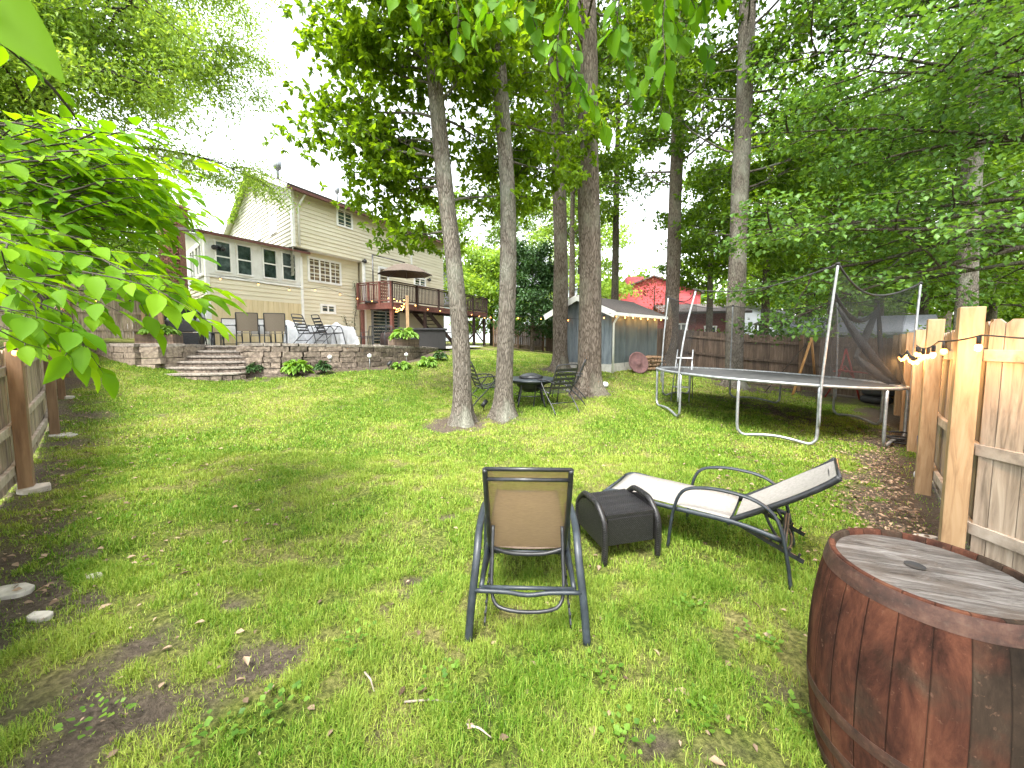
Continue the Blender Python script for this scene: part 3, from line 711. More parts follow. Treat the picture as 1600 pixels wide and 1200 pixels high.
for k in range(ns):
    z = zb+(zt-zb)*(k+1)/ns; yc = 9.42+.30*k; hw = 1.16-.015*k-(.14 if k > 3 else 0)
    front = [(-8.1+hw*math.cos(a), yc+.42-.42*math.sin(a)) for a in [math.pi*(i/12) for i in range(13)]]
    MB().prism([(x, y) for x, y in front][::-1]+[(-8.1+hw, yc+.75), (-8.1-hw, yc+.75)][::1], z-.05, z, .5).build('tread', M['cap_stone'], st, bevel=.01)
    rb = MB()
    for i in range(12):
        a, b = front[i], front[i+1]; m = ((a[0]+b[0])/2, (a[1]+b[1])/2+.05); L = math.hypot(b[0]-a[0], b[1]-a[1])
        rb.box((m[0], m[1]+.03, z-.05-(zt-zb)/ns/2-.02), (L-.01, .12, (zt-zb)/ns-.01), rz=math.atan2(b[1]-a[1], b[0]-a[0]), jit=.006)
    rb.build('riser', M['block'], st)

# ------------------------------------------------------------------ the house
d1 = Vector((.431,.902,0)); nL = Vector((.902,-.431,0)); vg = Vector((-.735,.678,0)).normalized()
L0_ = Vector((-9.25,16.8,0)); U0 = L0_+nL*.4
def s_at(px, o0, z):
    """distance along a wall line through o0 (direction d1) where it meets photo column px"""
    best = None
    for k in range(-400, 1500):
        s = k*.01; p = o0+d1*s; dz = p.y*cp+(EYE-z)*sp
        e = abs(800+FPX*p.x/dz-px)
        if best is None or e < best[0]: best = (e, s)
    return best[1]
def wp(o0, s, z, off=0): p = o0+d1*s+nL*off; return Vector((p.x, p.y, z))
def zat(py, o0, s): return z_at(py, (o0+d1*s).y)
house = thing('house', 'cream two-storey house with horizontal siding behind the patio', 'house', tuple(wp(L0_,0,1.3)))
def lap(mb, a, b, z0, z1, n, ex=.17, tone=.5, slope=None):
    """lapped siding between ground points a-b from z0 to z1; slope(z)->(f0,f1) trims for a gable"""
    z = z0; n = Vector(n)
    while z < z1-.001:
        zt_ = min(z+ex, z1); f = slope((z+zt_)/2) if slope else (0, 1)
        if f[1]-f[0] > .01:
            p = a+(b-a)*f[0]; q = a+(b-a)*f[1]
            o_ = n*.03; i_ = n*.002; up = lambda v, zz: Vector((v.x, v.y, zz))
            vs = [up(p+o_, z), up(q+o_, z), up(q+i_, zt_), up(p+i_, zt_), up(p-n*.002, z), up(q-n*.002, z)]
            mb.add(vs, [(0,1,2,3), (4,5,1,0)], rnd.random())
        z = zt_
sU0 = s_at(457, U0, 6.5); sU1 = s_at(642, U0, 6.5); sEnd = s_at(692, U0, 7); sL1 = s_at(560, L0_, 4)
cU = wp(U0, sU0, 0)
zE = zat(292, U0, sU0); zO = zat(384, U0, sU0)
sunA = s_at(320, L0_, 5); sunB = s_at(470, L0_, 4.5)
zEs = zat(366, L0_, sunA); zSill = zat(429, L0_, sunA); zSk = zat(463, L0_, sunA); GZ = 1.1
# walls
w = MB(); lap(w, cU, wp(U0, sEnd, 0), zO, zE, nL); lap(w, wp(U0, sL1, 0), wp(U0, sEnd, 0), GZ, zO, nL)
wU = w.build('upper_wall', M['siding'], house)
w = MB(); lap(w, wp(L0_, sunB, 0), wp(L0_, sL1, 0), GZ, zO, nL); wL = w.build('lower_wall', M['siding'], house)
bk = MB()  # solid core behind the boards
tG = 10.7; ridge = cU+vg*5.35; zR = zE+2.1; far = cU+vg*tG
def P3(v, z): return (v.x, v.y, z)
eU = wp(U0, sEnd, 0)
bk.prism([(cU-nL*.03).xy[:], (eU-nL*.03).xy[:], (eU+vg*tG).xy[:], (cU+vg*tG).xy[:]], zO, zE-.02, .5)
bk.prism([(wp(L0_, sunB-.0, 0)-nL*.02).xy[:], (wp(L0_, sL1, 0)-nL*.02).xy[:], (wp(L0_, sL1, 0)+vg*8).xy[:], (wp(L0_, sunB, 0)+vg*8).xy[:]], GZ-.2, zO, .5)
bk.prism([(wp(U0, sL1, 0)-nL*.02).xy[:], (eU-nL*.02).xy[:], (eU+vg*8).xy[:], (wp(U0, sL1, 0)+vg*8).xy[:]], GZ-.2, zO-.004, .5)
bk.build('wall_core', M['siding'], house)
# overhang soffit face
MB().slab([P3(cU, zO-.02), P3(wp(U0, sL1, 0), zO-.02), P3(wp(L0_, sL1, 0), zO-.02), P3(wp(L0_, sU0, 0), zO-.02)], .012).build('overhang_soffit', M['paint_white'], house)
ng = Vector((-vg.y, vg.x, 0)); ng = ng if ng.dot(Vector((0,-1,0))) > 0 else -ng
w = MB()
def slope(z):
    if z < zE: return (0, 1)
    k = (z-zE)/(zR-zE)*.5; return (k, 1-k)
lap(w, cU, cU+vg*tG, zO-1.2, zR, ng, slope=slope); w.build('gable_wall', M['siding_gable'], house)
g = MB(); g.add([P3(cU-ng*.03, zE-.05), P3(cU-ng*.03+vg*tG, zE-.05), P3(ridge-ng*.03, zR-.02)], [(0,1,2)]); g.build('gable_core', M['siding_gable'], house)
# corner trims
def trim(p, z0, z1, w_=.11, name='corner_trim', m='paint_white'):
    MB().box((p.x, p.y, (z0+z1)/2), (w_, w_, z1-z0), rz=math.atan2(d1.y, d1.x)).build(name, M[m], house)
trim(cU+nL*.0, zO-.02, zE); trim(wp(U0, sL1, 0), GZ, zO); trim(wp(L0_, sunB, 0), GZ, zO-.3); trim(wp(U0, sU1, 0), zO+.1, zE)
# roof
ov = .38; rk = .32
def roofpt(s_off, side):
    pass
a = cU-d1*rk; b_ = eU+d1*rk; pitch = (zR-zE)/5.35
def rp(base, t, dz=0): return P3(base+vg*t, zE+pitch*min(t, tG-t)+dz)
rf = MB()
rf.slab([rp(a, -ov, .0), rp(b_, -ov, .0), rp(b_, 5.35), rp(a, 5.35)], .12, .5)
rf.slab([rp(a, 5.35), rp(b_, 5.35), rp(b_, tG+ov), rp(a, tG+ov)], .12, .4)
rf.build('roof', M['shingle'], house)
bb = MB()
bb.bar(rp(a-d1*.015, -ov, -.03), rp(a-d1*.015, 5.35, -.03), .03, .2); bb.bar(rp(a-d1*.015, 5.35, -.03), rp(a-d1*.015, tG+ov, -.03), .03, .2)
bb.build('barge_board', M['paint_white'], house)
sf = MB(); sf.slab([rp(a, -ov, -.02), rp(a, 5.35, -.02), rp(a+d1*rk, 5.35, -.02), rp(a+d1*rk, -ov, -.02)], -.02)
sf.slab([rp(a, 5.35, -.02), rp(a, tG+ov, -.02), rp(a+d1*rk, tG+ov, -.02), rp(a+d1*rk, 5.35, -.02)], -.02); sf.build('rake_soffit', M['paint_white'], house)
gt = MB(); gt.bar(rp(a, -ov-.05, -.02), rp(b_, -ov-.05, -.02), .1, .1); gt.build('gutter', M['deck_red'], house)
ds = MB(); q = wp(U0, sU0+.22, 0, .07); ds.tube([wp(U0, sU0+.45, zE-.08, ov*.9), wp(U0, sU0+.4, zE-.2, ov*.8), P3(q, zE-.75), P3(q, zO+.05)], .045, 6); ds.build('downspout', M['paint_white'], house)
for px, r_ in ((464,.11),(560,.08)):
    s = s_at(px, U0, 8.4); p = wp(U0, s, 0)+vg*2.4; z = zE+pitch*2.4
    v = MB().lathe((p.x, p.y, z-.1), [(r_*.55,0),(r_*.55,.55),(r_*.6,.6),(r_*1.5,.68),(r_*1.7,.85),(r_*1.4,1.02),(r_*.4,1.1)], 14)
    v.build('roof_vent', M['galvanised'], house)
# windows on walls
def window(o0, s0, s1, z0, z1, nm='window', panes=(1,1), glass='glass_dark', fr=.09, split=True, parent=None, proud=.03, mm='paint_white', muntin=0):
    par = parent or house; ctr = wp(o0, (s0+s1)/2, (z0+z1)/2); rz = math.atan2(d1.y, d1.x); f = MB()
    W_, H_ = s1-s0, z1-z0
    for zz in (z0, z1): f.box(wp(o0, (s0+s1)/2, zz, proud+.012), (W_+fr, .06, fr), rz=rz)
    for ss in (s0, s1): f.box(wp(o0, ss, (z0+z1)/2, proud+.012), (fr, .058, H_-fr), rz=rz)
    nx_, ny_ = panes
    for i in range(1, nx_): f.box(wp(o0, s0+W_*i/nx_, (z0+z1)/2, proud+.006), (fr*.7, .045, H_-fr), rz=rz)
    for j in range(1, ny_): f.box(wp(o0, (s0+s1)/2, z0+H_*j/ny_, proud+.004), (W_-fr, .04, .045), rz=rz)
    if muntin:
        for i in range(nx_):
            for k in (1,):
                f.box(wp(o0, s0+W_*(i+k/2)/nx_, (z0+z1)/2, proud), (.018, .03, H_-fr), rz=rz)
            for k in (1, 2): f.box(wp(o0, s0+W_*(i+.5)/nx_, z0+H_*k/3, proud-.001), (W_/nx_-fr, .028, .018), rz=rz)
    fo = f.build(nm+'_frame' if False else nm, M[mm], par)
    MB().box(wp(o0, (s0+s1)/2, (z0+z1)/2, proud-.015), (W_-.02, .02, H_-.02), rz=rz).build('pane', M[glass], fo)
    return fo
def wpx(o0, x0, x1, yt, yb, zref, **k):
    s0, s1 = s_at(x0, o0, zref), s_at(x1, o0, zref); sm = (s0+s1)/2
    return window(o0, s0, s1, zat(yb, o0, sm), zat(yt, o0, sm), **k)
wpx(U0, 526, 549, 330, 355, 7, panes=(2,1), fr=.08)
wpx(L0_, 481, 531, 407, 442, 4.7, panes=(3,1), glass='glass_room', muntin=1)
wpx(L0_, 501, 522, 477, 489, 3, panes=(2,1), fr=.1)
# gable windows
for t0, t1, yb, yt in ((2.0,2.75,361,330),(4.4,5.2,372,357)):
    p0 = cU+vg*t0; p1 = cU+vg*t1; z0 = z_at(yb, p0.y); z1 = z_at(yt, p0.y); c = (p0+p1)/2+ng*.04; rz = math.atan2(vg.y, vg.x)
    f = MB()
    for zz in (z0, z1): f.box((c.x, c.y, zz), (t1-t0+.12, .06, .12), rz=rz)
    for q in (p0, p1): f.box((q.x+ng.x*.04, q.y+ng.y*.04, (z0+z1)/2), (.12, .058, z1-z0-.12), rz=rz)
    fo = f.build('window', M['paint_white'], house); MB().box((c.x-ng.x*.02, c.y-ng.y*.02, (z0+z1)/2), (t1-t0-.05, .03, z1-z0-.05), rz=rz).build('pane', M['plastic_white'], fo)
p = cU+vg*4.9; MB().box((p.x+ng.x*.03, p.y+ng.y*.03, zR-1.1), (.35, .06, .5), rz=math.atan2(vg.y, vg.x)).build('gable_vent', M['deck_dark'], house)
# sunroom
A = wp(L0_, sunA, 0); B = wp(L0_, sunB, 0); Cb = A+vg*4.0; sroom = MB()
lap(sroom, A, B, zSk, zSill-.06, nL); lap(sroom, A, Cb, zSk-.2, zSill-.2, ng)
sr = sroom.build('sunroom_wall', M['siding'], house)
MB().prism([(A-nL*.03).xy[:], (B-nL*.03).xy[:], (B+vg*3.6).xy[:], (Cb).xy[:]], GZ, zEs-.02, .5).build('sunroom_core', M['paint_white'], house)
sk = MB()
L_ = (B-A).length; n_ = int(L_/.2)
for i in range(n_):
    c = A+d1*(L_*(i+.5)/n_)+nL*.012; sk.box((c.x, c.y, (zSk+GZ)/2), (L_/n_-.006, .024, zSk-GZ), rz=math.atan2(d1.y, d1.x))
sk.build('skirting_panel', M['plywood'], house)
MB().bar(P3(A+nL*.02-d1*.05, zSill-.03), P3(B+nL*.02, zSill-.03), .09, .07).build('window_sill', M['paint_white'], house)
tb = MB()
tb.bar(P3(A+nL*.01, zEs-.06), P3(B+nL*.01, zEs-.06), .05, .28)
tb.bar(P3(A+nL*.009, (zSill+zEs)/2-.05), P3(B+nL*.009, (zSill+zEs)/2-.05), .03, zEs-zSill-.2); tb.build('sunroom_trim', M['paint_white'], house)
for x0, x1, yt, yb in ((334,358.5,378,425),(368,391.5,384,430),(409,430,390,435),(439,460,396,438)):
    wpx(L0_, x0, x1, yt, yb, 4.8, panes=(1,2), fr=.05, proud=.05)
trim(A, zSk-1.9, zEs); 
# sunroom left end windows (facing the fence)
for t0, t1 in ((.35,1.5),(1.7,2.7)):
    c = A+vg*((t0+t1)/2)+ng*.05; rz = math.atan2(vg.y, vg.x); z0, z1 = zSill+.05, zEs-.25
    f = MB()
    for zz in (z0, z1): f.box((c.x, c.y, zz), (t1-t0+.1, .06, .1), rz=rz)
    for t in (t0, (t0+t1)/2, t1): q = A+vg*t+ng*.05; f.box((q.x, q.y, (z0+z1)/2), (.1, .058, z1-z0-.1), rz=rz)
    fo = f.build('window', M['paint_white'], house); MB().box((c.x-ng.x*.025, c.y-ng.y*.025, (z0+z1)/2), (t1-t0-.05, .03, z1-z0-.05), rz=rz).build('pane', M['glass_dark'], fo)
zBk = zEs+.85
a = A-d1*.25-vg*.3; b2 = wp(L0_, s_at(480, L0_, 5.2), 0)-vg*.3; srf = MB()
srf.slab([P3(a, zEs-.03), P3(b2, zEs+.02), P3(b2+vg*4.3, zBk), P3(a+vg*4.3, zBk)], .1, .5); srf.build('sunroom_roof', M['shingle'], house)
MB().bar(P3(a-vg*.04, zEs), P3(b2-vg*.04, zEs+.04), .06, .07).build('sunroom_gutter', M['deck_red'], house)
# fill the gap under the sunroom's shed roof at its left end
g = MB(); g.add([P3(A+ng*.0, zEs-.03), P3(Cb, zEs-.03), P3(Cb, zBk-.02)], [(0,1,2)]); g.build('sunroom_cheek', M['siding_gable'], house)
# chimney
c = Vector((*at(275,400,18.5)[:2], 0)); ch = MB()
zt_ = z_at(325, 18.5)
for k in range(int((zt_-1.3)/.075)):
    for j in range(4):
        o_ = (k%2)*.11
        ch.box((c.x-.42+.24*j+o_*.9, c.y-.3, 1.3+.075*k+.037), (.2, .1, .065), jit=.003) if not (j == 3 and k%2) else None
ch.box((c.x, c.y, (1.3+zt_)/2), (.9, .58, zt_-1.35), tone=.1); ch.box((c.x, c.y, zt_+.04), (1.05,.75,.1), tone=.8); ch.build('chimney', M['brick'], house)
# patio door, wall lamps, doors under and on the deck
zf = z_at(472, 18.2)-.02
s0, s1 = s_at(581, U0, 2.3), s_at(622, U0, 2.3)
f = window(U0, s0, s1, 1.12, 3.05, nm='patio_door', panes=(2,1), fr=.12, mm='galvanised')
s0, s1 = s_at(592, U0, 4.2), s_at(606, U0, 4.2)
f = window(U0, s0, s1, zf+.05, zf+2.05, nm='deck_door', panes=(1,1), fr=.12, glass='glass_room')
wpx(U0, 647, 664, 435, 447, 4.4, panes=(2,1), fr=.1)
for px, py in ((567,408),(668,437)):
    s = s_at(px, U0, 4.9); z = zat(py, U0, s); MB().lathe(wp(U0, s, z-.12, .16), [(.02,.0),(.09,.03),(.1,.13),(.03,.22)], 10).box(wp(U0, s, z, .06), (.1,.12,.1), rz=math.atan2(d1.y, d1.x)).build('wall_lamp', M['black_metal'], house)
s = sunA+.35; MB().sphere(wp(L0_, s-.15, zEs-.42, .16), .09).sphere(wp(L0_, s+.12, zEs-.42, .16), .09).box(wp(L0_, s, zEs-.38, .06), (.1,.14,.1)).build('floodlight', M['black_metal'], house)
# ------------------------------------------------------------------ deck
D0 = Vector((*at(612,472,18.2)[:2], 0)); zf = z_at(472, 18.2); dl = 9.1; dw = (D0-U0).dot(nL)-.03
deck = thing('deck', 'raised red-brown timber deck on posts along the house wall', 'deck', P3(D0, 1.15))
def dp(s, w_, z): return P3(D0+d1*s-nL*w_, z)
rzd = math.atan2(d1.y, d1.x)
fl = MB(); nb = int(dl/.145)
for i in range(nb): fl.bar(dp(dl*(i+.5)/nb, -.02, zf-.02), dp(dl*(i+.5)/nb, dw, zf-.02), .138, .035)
fl.build('floor_boards', M['deck_red'], deck)
MB().bar(dp(-.03, 0, zf-.17), dp(dl, 0, zf-.17), .05, .26).build('rim_joist', M['deck_red'], deck)
MB().bar(dp(0, .03, zf-.172), dp(0, dw, zf-.172), .05, .26).build('rim_joist', M['deck_red'], deck)
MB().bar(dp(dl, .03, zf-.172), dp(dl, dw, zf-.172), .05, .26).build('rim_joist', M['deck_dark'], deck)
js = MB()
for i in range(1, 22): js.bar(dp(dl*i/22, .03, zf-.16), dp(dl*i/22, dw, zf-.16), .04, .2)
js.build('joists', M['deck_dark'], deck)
for s, w_ in ((.12,.12),(.12,dw-.2),(2.6,.12),(5.2,.12),(7.6,.12),(dl-.15,.12),(dl-.15,dw-.2)):
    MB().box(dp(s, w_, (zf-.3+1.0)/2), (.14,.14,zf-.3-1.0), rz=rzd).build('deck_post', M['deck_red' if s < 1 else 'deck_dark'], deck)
rh = .98
def railrun(a, b, n, m):
    a = Vector(a); b = Vector(b); L = (b-a).length
    for k in range(n+1):
        p = a.lerp(b, k/n); MB().box((p.x, p.y, zf+rh/2-.1), (.09,.09,rh+.2), rz=rzd).build('rail_post', M[m], deck)
    for h, t in ((rh, .04), (rh-.09, .06), (.09, .06)):
        MB().bar(a+Vector((0,0,h)), b+Vector((0,0,h)), .12 if h == rh else .035, t).build('handrail' if h == rh else 'rail', M[m], deck)
    bl = MB(); c = int(L/.115)
    for k in range(c):
        p = a.lerp(b, (k+.5)/c); bl.box((p.x, p.y, zf+.48), (.032,.032,.8), rz=rzd)
    bl.build('balusters', M[m], deck)
railrun(dp(.0, .03, zf), dp(.0, dw-.05, zf), 3, 'deck_red')
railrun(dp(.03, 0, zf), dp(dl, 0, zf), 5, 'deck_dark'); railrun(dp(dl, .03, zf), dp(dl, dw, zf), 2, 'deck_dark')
# cross braces and stairs at the far end under the deck
br = MB(); 
for k in (0, 1): br.bar(dp(6.6+.02*k, .1, 1.2+1.6*k), dp(dl-.2, .1, 2.8-1.6*k), .04, .09)
br.build('cross_brace', M['deck_dark'], deck)
stp = MB()
for k in range(9): stp.bar(dp(3.4+.26*k, .5, zf-.3-.2*k), dp(3.4+.26*k, 1.5, zf-.3-.2*k), .25, .04)
stp.bar(dp(3.2, .5, zf-.15), dp(5.9, .5, 1.15), .04, .25); stp.bar(dp(3.2, 1.5, zf-.15), dp(5.9, 1.5, 1.15), .04, .25)
stp.build('stairs', M['deck_dark'], deck)
ls = MB(); 
for k in range(7):
    for j in range(4): ls.bar(dp(2.9+.3*k, .14, 1.15), dp(2.9+.3*k, .14, 1.9), .03, .03) if j == 0 else None
ls.bar(dp(2.7, .14, 1.9), dp(5.2, .14, 1.9), .05, .05); ls.build('lattice_screen', M['deck_dark'], deck)
# cantilever umbrella on the deck
um = thing('patio_umbrella', 'open dark brown cantilever umbrella standing on the deck', 'umbrella', dp(.9, 1.5, zf))
c = at(633, 428, 19.0); rx = 41/600*19
cn = MB(); ring = 8; top = Vector((c.x, c.y, z_at(411, 19))); edge = [Vector((c.x+rx*math.cos(k*math.pi/4+.2), c.y+rx*math.sin(k*math.pi/4+.2), c.z-.02)) for k in range(8)]
mid = [top.lerp(e, .5)+Vector((0,0,.1)) for e in edge]; cn.add([top]+mid+edge, [(0, 1+k, 1+(k+1)%8) for k in range(8)]+[(1+k, 9+k, 9+(k+1)%8, 1+(k+1)%8) for k in range(8)])
cn.add([top-Vector((0,0,.02))]+[m-Vector((0,0,.02)) for m in mid]+[e-Vector((0,0,.012)) for e in edge], [(0, 1+(k+1)%8, 1+k) for k in range(8)]+[(1+k, 1+(k+1)%8, 9+(k+1)%8, 9+k) for k in range(8)])
cn.build('canopy', M['canvas_dark'], um)
for e in edge: MB().tube([top-Vector((0,0,.06)), e-Vector((0,0,.05))], .012, 5).build('rib', M['black_metal'], um)
pb = at(583, 440, 18.9); pb = Vector((pb.x, pb.y, zf))
MB().tube([pb, pb+Vector((0,0,2.35))], .035, 8).build('mast', M['black_metal'], um)
MB().tube([pb+Vector((0,0,2.33)), top+Vector((0,0,.02))], .025, 6).build('arm', M['black_metal'], um)
MB().box(pb+Vector((0,0,.05)), (.8,.8,.08), rz=.4).build('base', M['black_metal'], um)
# climbing roses against the house
def leafcloud(n, c, rad, size, seed, up=.5, width=.65):
    q = np.random.RandomState(seed); C = q.normal(0, 1, (n, 3)); C /= np.linalg.norm(C, axis=1, keepdims=True); C = C*(q.rand(n, 1)**.5)*np.array(rad)+np.array(c)
    ax = q.normal(0, 1, (n, 3)); nm = q.normal(0, 1-up, (n, 3)); nm[:,2] += .7
    V, F = leafset(C, size*(.6+.7*q.rand(n)), ax, nm, width, .1, .15); return V, F, np.repeat(q.rand(n), 2)
def vine(label, cols, name='climbing_vine', leaf='leaf_ivy', size=.09, per=26):
    root = thing(name, label, 'vine', cols[0][0]); mb = MB(); Vs, Fs, Ts = [], [], []; off = 0
    for c in cols:
        c = bend(c, 4); mb.tube(c, .014, 5)
        for i, p in enumerate(c):
            V, F, t = leafcloud(per, p, (.16,.16,.14), size, i+len(c)*7); Vs.append(V); Fs.append(F+off); Ts.append(t); off += len(V)
    mb.build('stem', M['twig'], root); np_mesh('foliage', np.concatenate(Vs), np.concatenate(Fs), M[leaf], np.concatenate(Ts), root)
    return root
s = s_at(553, L0_, 3)
vine('thin climbing rose on a wire against the cream wall beside the deck', [[wp(L0_, s, 1.3, .1), wp(L0_, s-.1, 2.3, .1), wp(L0_, s+.1, 3.3, .1), wp(L0_, s, 4.3, .1)], [wp(L0_, s-.6, 1.3, .1), wp(L0_, s-.5, 2.0, .1), wp(L0_, s-.7, 2.6, .1)]], 'climbing_rose', 'leaf_shrub', .07, 11)
vine('pale green creeper hanging along the gable rake of the house', [[P3(cU+vg*4.5+ng*.3, zR-.35), P3(cU+vg*6.2+ng*.3, zR-.7), P3(cU+vg*7.6+ng*.3, zR-1.35), P3(cU+vg*8.9+ng*.3, zR-1.75)], [P3(cU+vg*5.4+ng*.3, zR-.2), P3(cU+vg*4.4+ng*.3, zR-.75)]], 'creeper', 'leaf_locust', .16, 26)
# ------------------------------------------------------------------ shed
C0 = Vector((*at(955,582,12.3)[:2], 0)); su = Vector((.7,.714,0)).normalized(); sv_ = Vector((-.714,.7,0)).normalized()
SL, SW = 3.35, 2.35; zg = .36; ze = z_at(485, 12.3); zp = ze+.52
shed = thing('garden_shed', 'grey-blue wooden garden shed with white trim between the trees', 'shed', (C0.x, C0.y, zg))
rzs = math.atan2(su.y, su.x)
def sp_(a, b, z, n=0): p = C0+su*a+sv_*b; return (p.x, p.y, z)
M['shed_blue'] = mat('shed_blue', (.155,.185,.21), (.1,.12,.14), (.21,.24,.26), sc=(1,1,.25), s=7, rough=.8, bmp=.2, tonev=.1)
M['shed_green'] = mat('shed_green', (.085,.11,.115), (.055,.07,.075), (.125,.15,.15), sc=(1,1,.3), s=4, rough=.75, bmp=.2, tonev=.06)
fd = MB(); 
fd.prism([sp_(-.01,-.01,0)[:2], sp_(SL+.01,-.01,0)[:2], sp_(SL+.01,SW+.01,0)[:2], sp_(-.01,SW+.01,0)[:2]], zg-.35, zg+.42, .6); fd.build('foundation', M['concrete'], shed)
fw = MB(); n = 26
for i in range(n):
    b0, b1 = SW*i/n, SW*(i+1)/n; h = lambda b: ze+.52*(1-abs(b-SW/2)/(SW/2))
    o_ = .022 if i % 2 else .012
    q = [sp_(-o_, b0+.004, zg+.4), sp_(-o_, b1-.004, zg+.4), sp_(-o_, b1-.004, h(b1)-.02), sp_(-o_, b0+.004, h(b0)-.02)]
    q2 = [sp_(.03, b0+.004, zg+.4), sp_(.03, b1-.004, zg+.4), sp_(.03, b1-.004, h(b1)-.02), sp_(.03, b0+.004, h(b0)-.02)]
    fw.add(q+q2, [(0,3,2,1),(0,1,5,4),(1,2,6,5),(3,0,4,7),(2,3,7,6)])
fw.build('front_wall', M['shed_blue'], shed)
sw = MB(); sw.prism([sp_(.03,0,0)[:2], sp_(SL,0,0)[:2], sp_(SL,SW,0)[:2], sp_(.03,SW,0)[:2]], zg+.41, ze, .5)
g = [sp_(.03,0,ze), sp_(.03,SW,ze), sp_(.03,SW/2,zp-.03), sp_(SL,0,ze), sp_(SL,SW,ze), sp_(SL,SW/2,zp-.03)]; sw.add(g, [(0,1,2),(3,5,4)], .5)
for i in range(3): sw.box(sp_(SL*(i+1)/4, -.006, (zg+.27+ze)/2), (.012,.02,ze-zg-.3), rz=rzs, tone=.1)
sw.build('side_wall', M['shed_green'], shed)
rf = MB(); o_ = .22; k = .52/(SW/2)
for s_, (b0, b1) in ((0, (-o_, SW/2)), (1, (SW+o_, SW/2))):
    zz0 = ze-o_*k; zz1 = zp
    q = [sp_(-.25, b0, zz0), sp_(SL+.25, b0, zz0), sp_(SL+.25, b1, zz1), sp_(-.25, b1, zz1)]
    rf.slab(q if s_ == 0 else q[::-1], .05, .4)
rf.build('roof', M['shingle'], shed)
bb = MB(); bb.bar(sp_(-.27,-o_-.02,ze-o_*k-.05), sp_(-.27,SW/2,zp-.05), .03, .19); bb.bar(sp_(-.268,SW+o_,ze-o_*k-.05), sp_(-.268,SW/2,zp-.05), .03, .19)
bb.build('barge_board', M['paint_white'], shed)
MB().bar(sp_(-.25,-o_-.03,ze-o_*k-.03), sp_(SL+.25,-o_-.03,ze-o_*k-.03), .09, .1).build('gutter', M['paint_white'], shed)
MB().tube([sp_(-.05,-o_-.03,ze-o_*k-.08), sp_(-.03,-.16,ze-.28), sp_(0,-.06,ze-.42), sp_(.0,-.06,zg+.05)], .035, 6).build('downspout', M['paint_white'], shed)
MB().box(sp_(-.03, SW*.5, ze+.18), (.03,.14,.34), rz=rzs).build('vent', M['paint_white'], shed)
# things leaning on the shed
fwd = MB()
for r in range(4):
    for i in range(11-r):
        p = Vector(sp_(1.5+.17*i+rnd.uniform(-.03,.03)+r*.06, -.28, 0)); z = gz(p.x, p.y)+.07+.13*r; L = .36+rnd.uniform(-.04,.06)
        fwd.tube([Vector((p.x, p.y, z))+sv_*(-L/2), Vector((p.x, p.y, z))+sv_*(L/2)], rnd.uniform(.05,.072), 7)
wdp = thing('firewood_pile', 'low pile of split firewood stacked against the shed side wall', 'firewood', sp_(2.2,-.28,.4)); fwd.build('logs', M['post_brown'], wdp)
pc = Vector((*at(997,567,12.7)[:2], z_at(567,12.7))); 
dsk = thing('round_disc', 'faded maroon round disc leaning against the shed', 'disc', tuple(pc))
nd = (Vector((.25,-.8,.28))).normalized(); Q = nd.to_track_quat('Z', 'Y').to_matrix()
m = MB(); m.lathe((0,0,0), [(.0,.0),(.33,.0),(.37,.02),(.37,.045),(.33,.04),(.3,.02),(.12,.02),(.1,.05),(.0,.05)], 28, cap=False); m.v = [tuple(Q@Vector(v)+pc) for v in m.v]; m.build('disc', M['terracotta'], dsk)

# ------------------------------------------------------------------ trampoline
TC = Vector((5.38, 8.16, 0)); TR = 2.15
def tz(x, y): return .80-.05*(x-TC.x)-.012*(y-TC.y)+.02
def tp(deg, r=TR, dz=0): a = R(deg); x, y = TC.x+r*math.cos(a), TC.y+r*math.sin(a); return Vector((x, y, tz(x, y)+dz))
tramp = thing('trampoline', 'large round trampoline with a torn black safety net', 'trampoline', (TC.x, TC.y, -.05))
MB().tube([tp(a) for a in range(0, 360, 5)], .026, 8, closed=True).build('frame_ring', M['galvanised'], tramp)
MB().lathe((0,0,0), [(.02, 0), (TR-.25, 0)], 48, cap=False)
mt = MB(); ringn = 48
vs = [tp(0, 0)-Vector((0,0,.03))]; 
for rr in (.7, 1.3, TR-.16): vs += [tp(360*k/ringn, rr, -.03*(1-rr/2)) for k in range(ringn)]
fs = [(0, 1+k, 1+(k+1)%ringn) for k in range(ringn)]
for j in range(2): fs += [(1+j*ringn+k, 1+(j+1)*ringn+k, 1+(j+1)*ringn+(k+1)%ringn, 1+j*ringn+(k+1)%ringn) for k in range(ringn)]
mt.add(vs, fs, .5, True)
M['mat_black'] = mat('mat_black', (.045,.047,.05), (.03,.032,.034), (.085,.085,.085), s=5, rough=.75, bmp=.05, tonev=0)
mt.build('jumping_mat', M['mat_black'], tramp)
sg = MB()
for k in range(84): sg.tube([tp(360*k/84+1, TR-.165, -.004), tp(360*k/84+1, TR-.02)], .011, 4)
sg.build('spring_coils', M['galvanised'], tramp)
EN = [-163,-103,-43,17,77,137]
for e in EN:
    a, b = tp(e), tp(e-30); a = Vector((a.x, a.y, tz(a.x,a.y)-.02)); b = Vector((b.x, b.y, tz(b.x,b.y)-.02))
    ga, gb = gz(a.x,a.y)+.03, gz(b.x,b.y)+.03; i = (b-a)*.06; up = Vector((0,0,1))
    A_ = Vector((a.x,a.y,ga)); B_ = Vector((b.x,b.y,gb))
    m_ = [A_+(B_-A_)*t+up*(.05*math.sin(math.pi*t)**2 if .2 < t < .8 else 0) for t in (.1,.25,.4,.5,.6,.75,.9)]
    MB().tube(bend([a, a.lerp(A_, .8), A_+(B_-A_)*.03+up*.05]+m_+[B_+(A_-B_)*.03+up*.05, b.lerp(B_, .8), b], 3), .024, 8).build('leg', M['galvanised'], tramp)
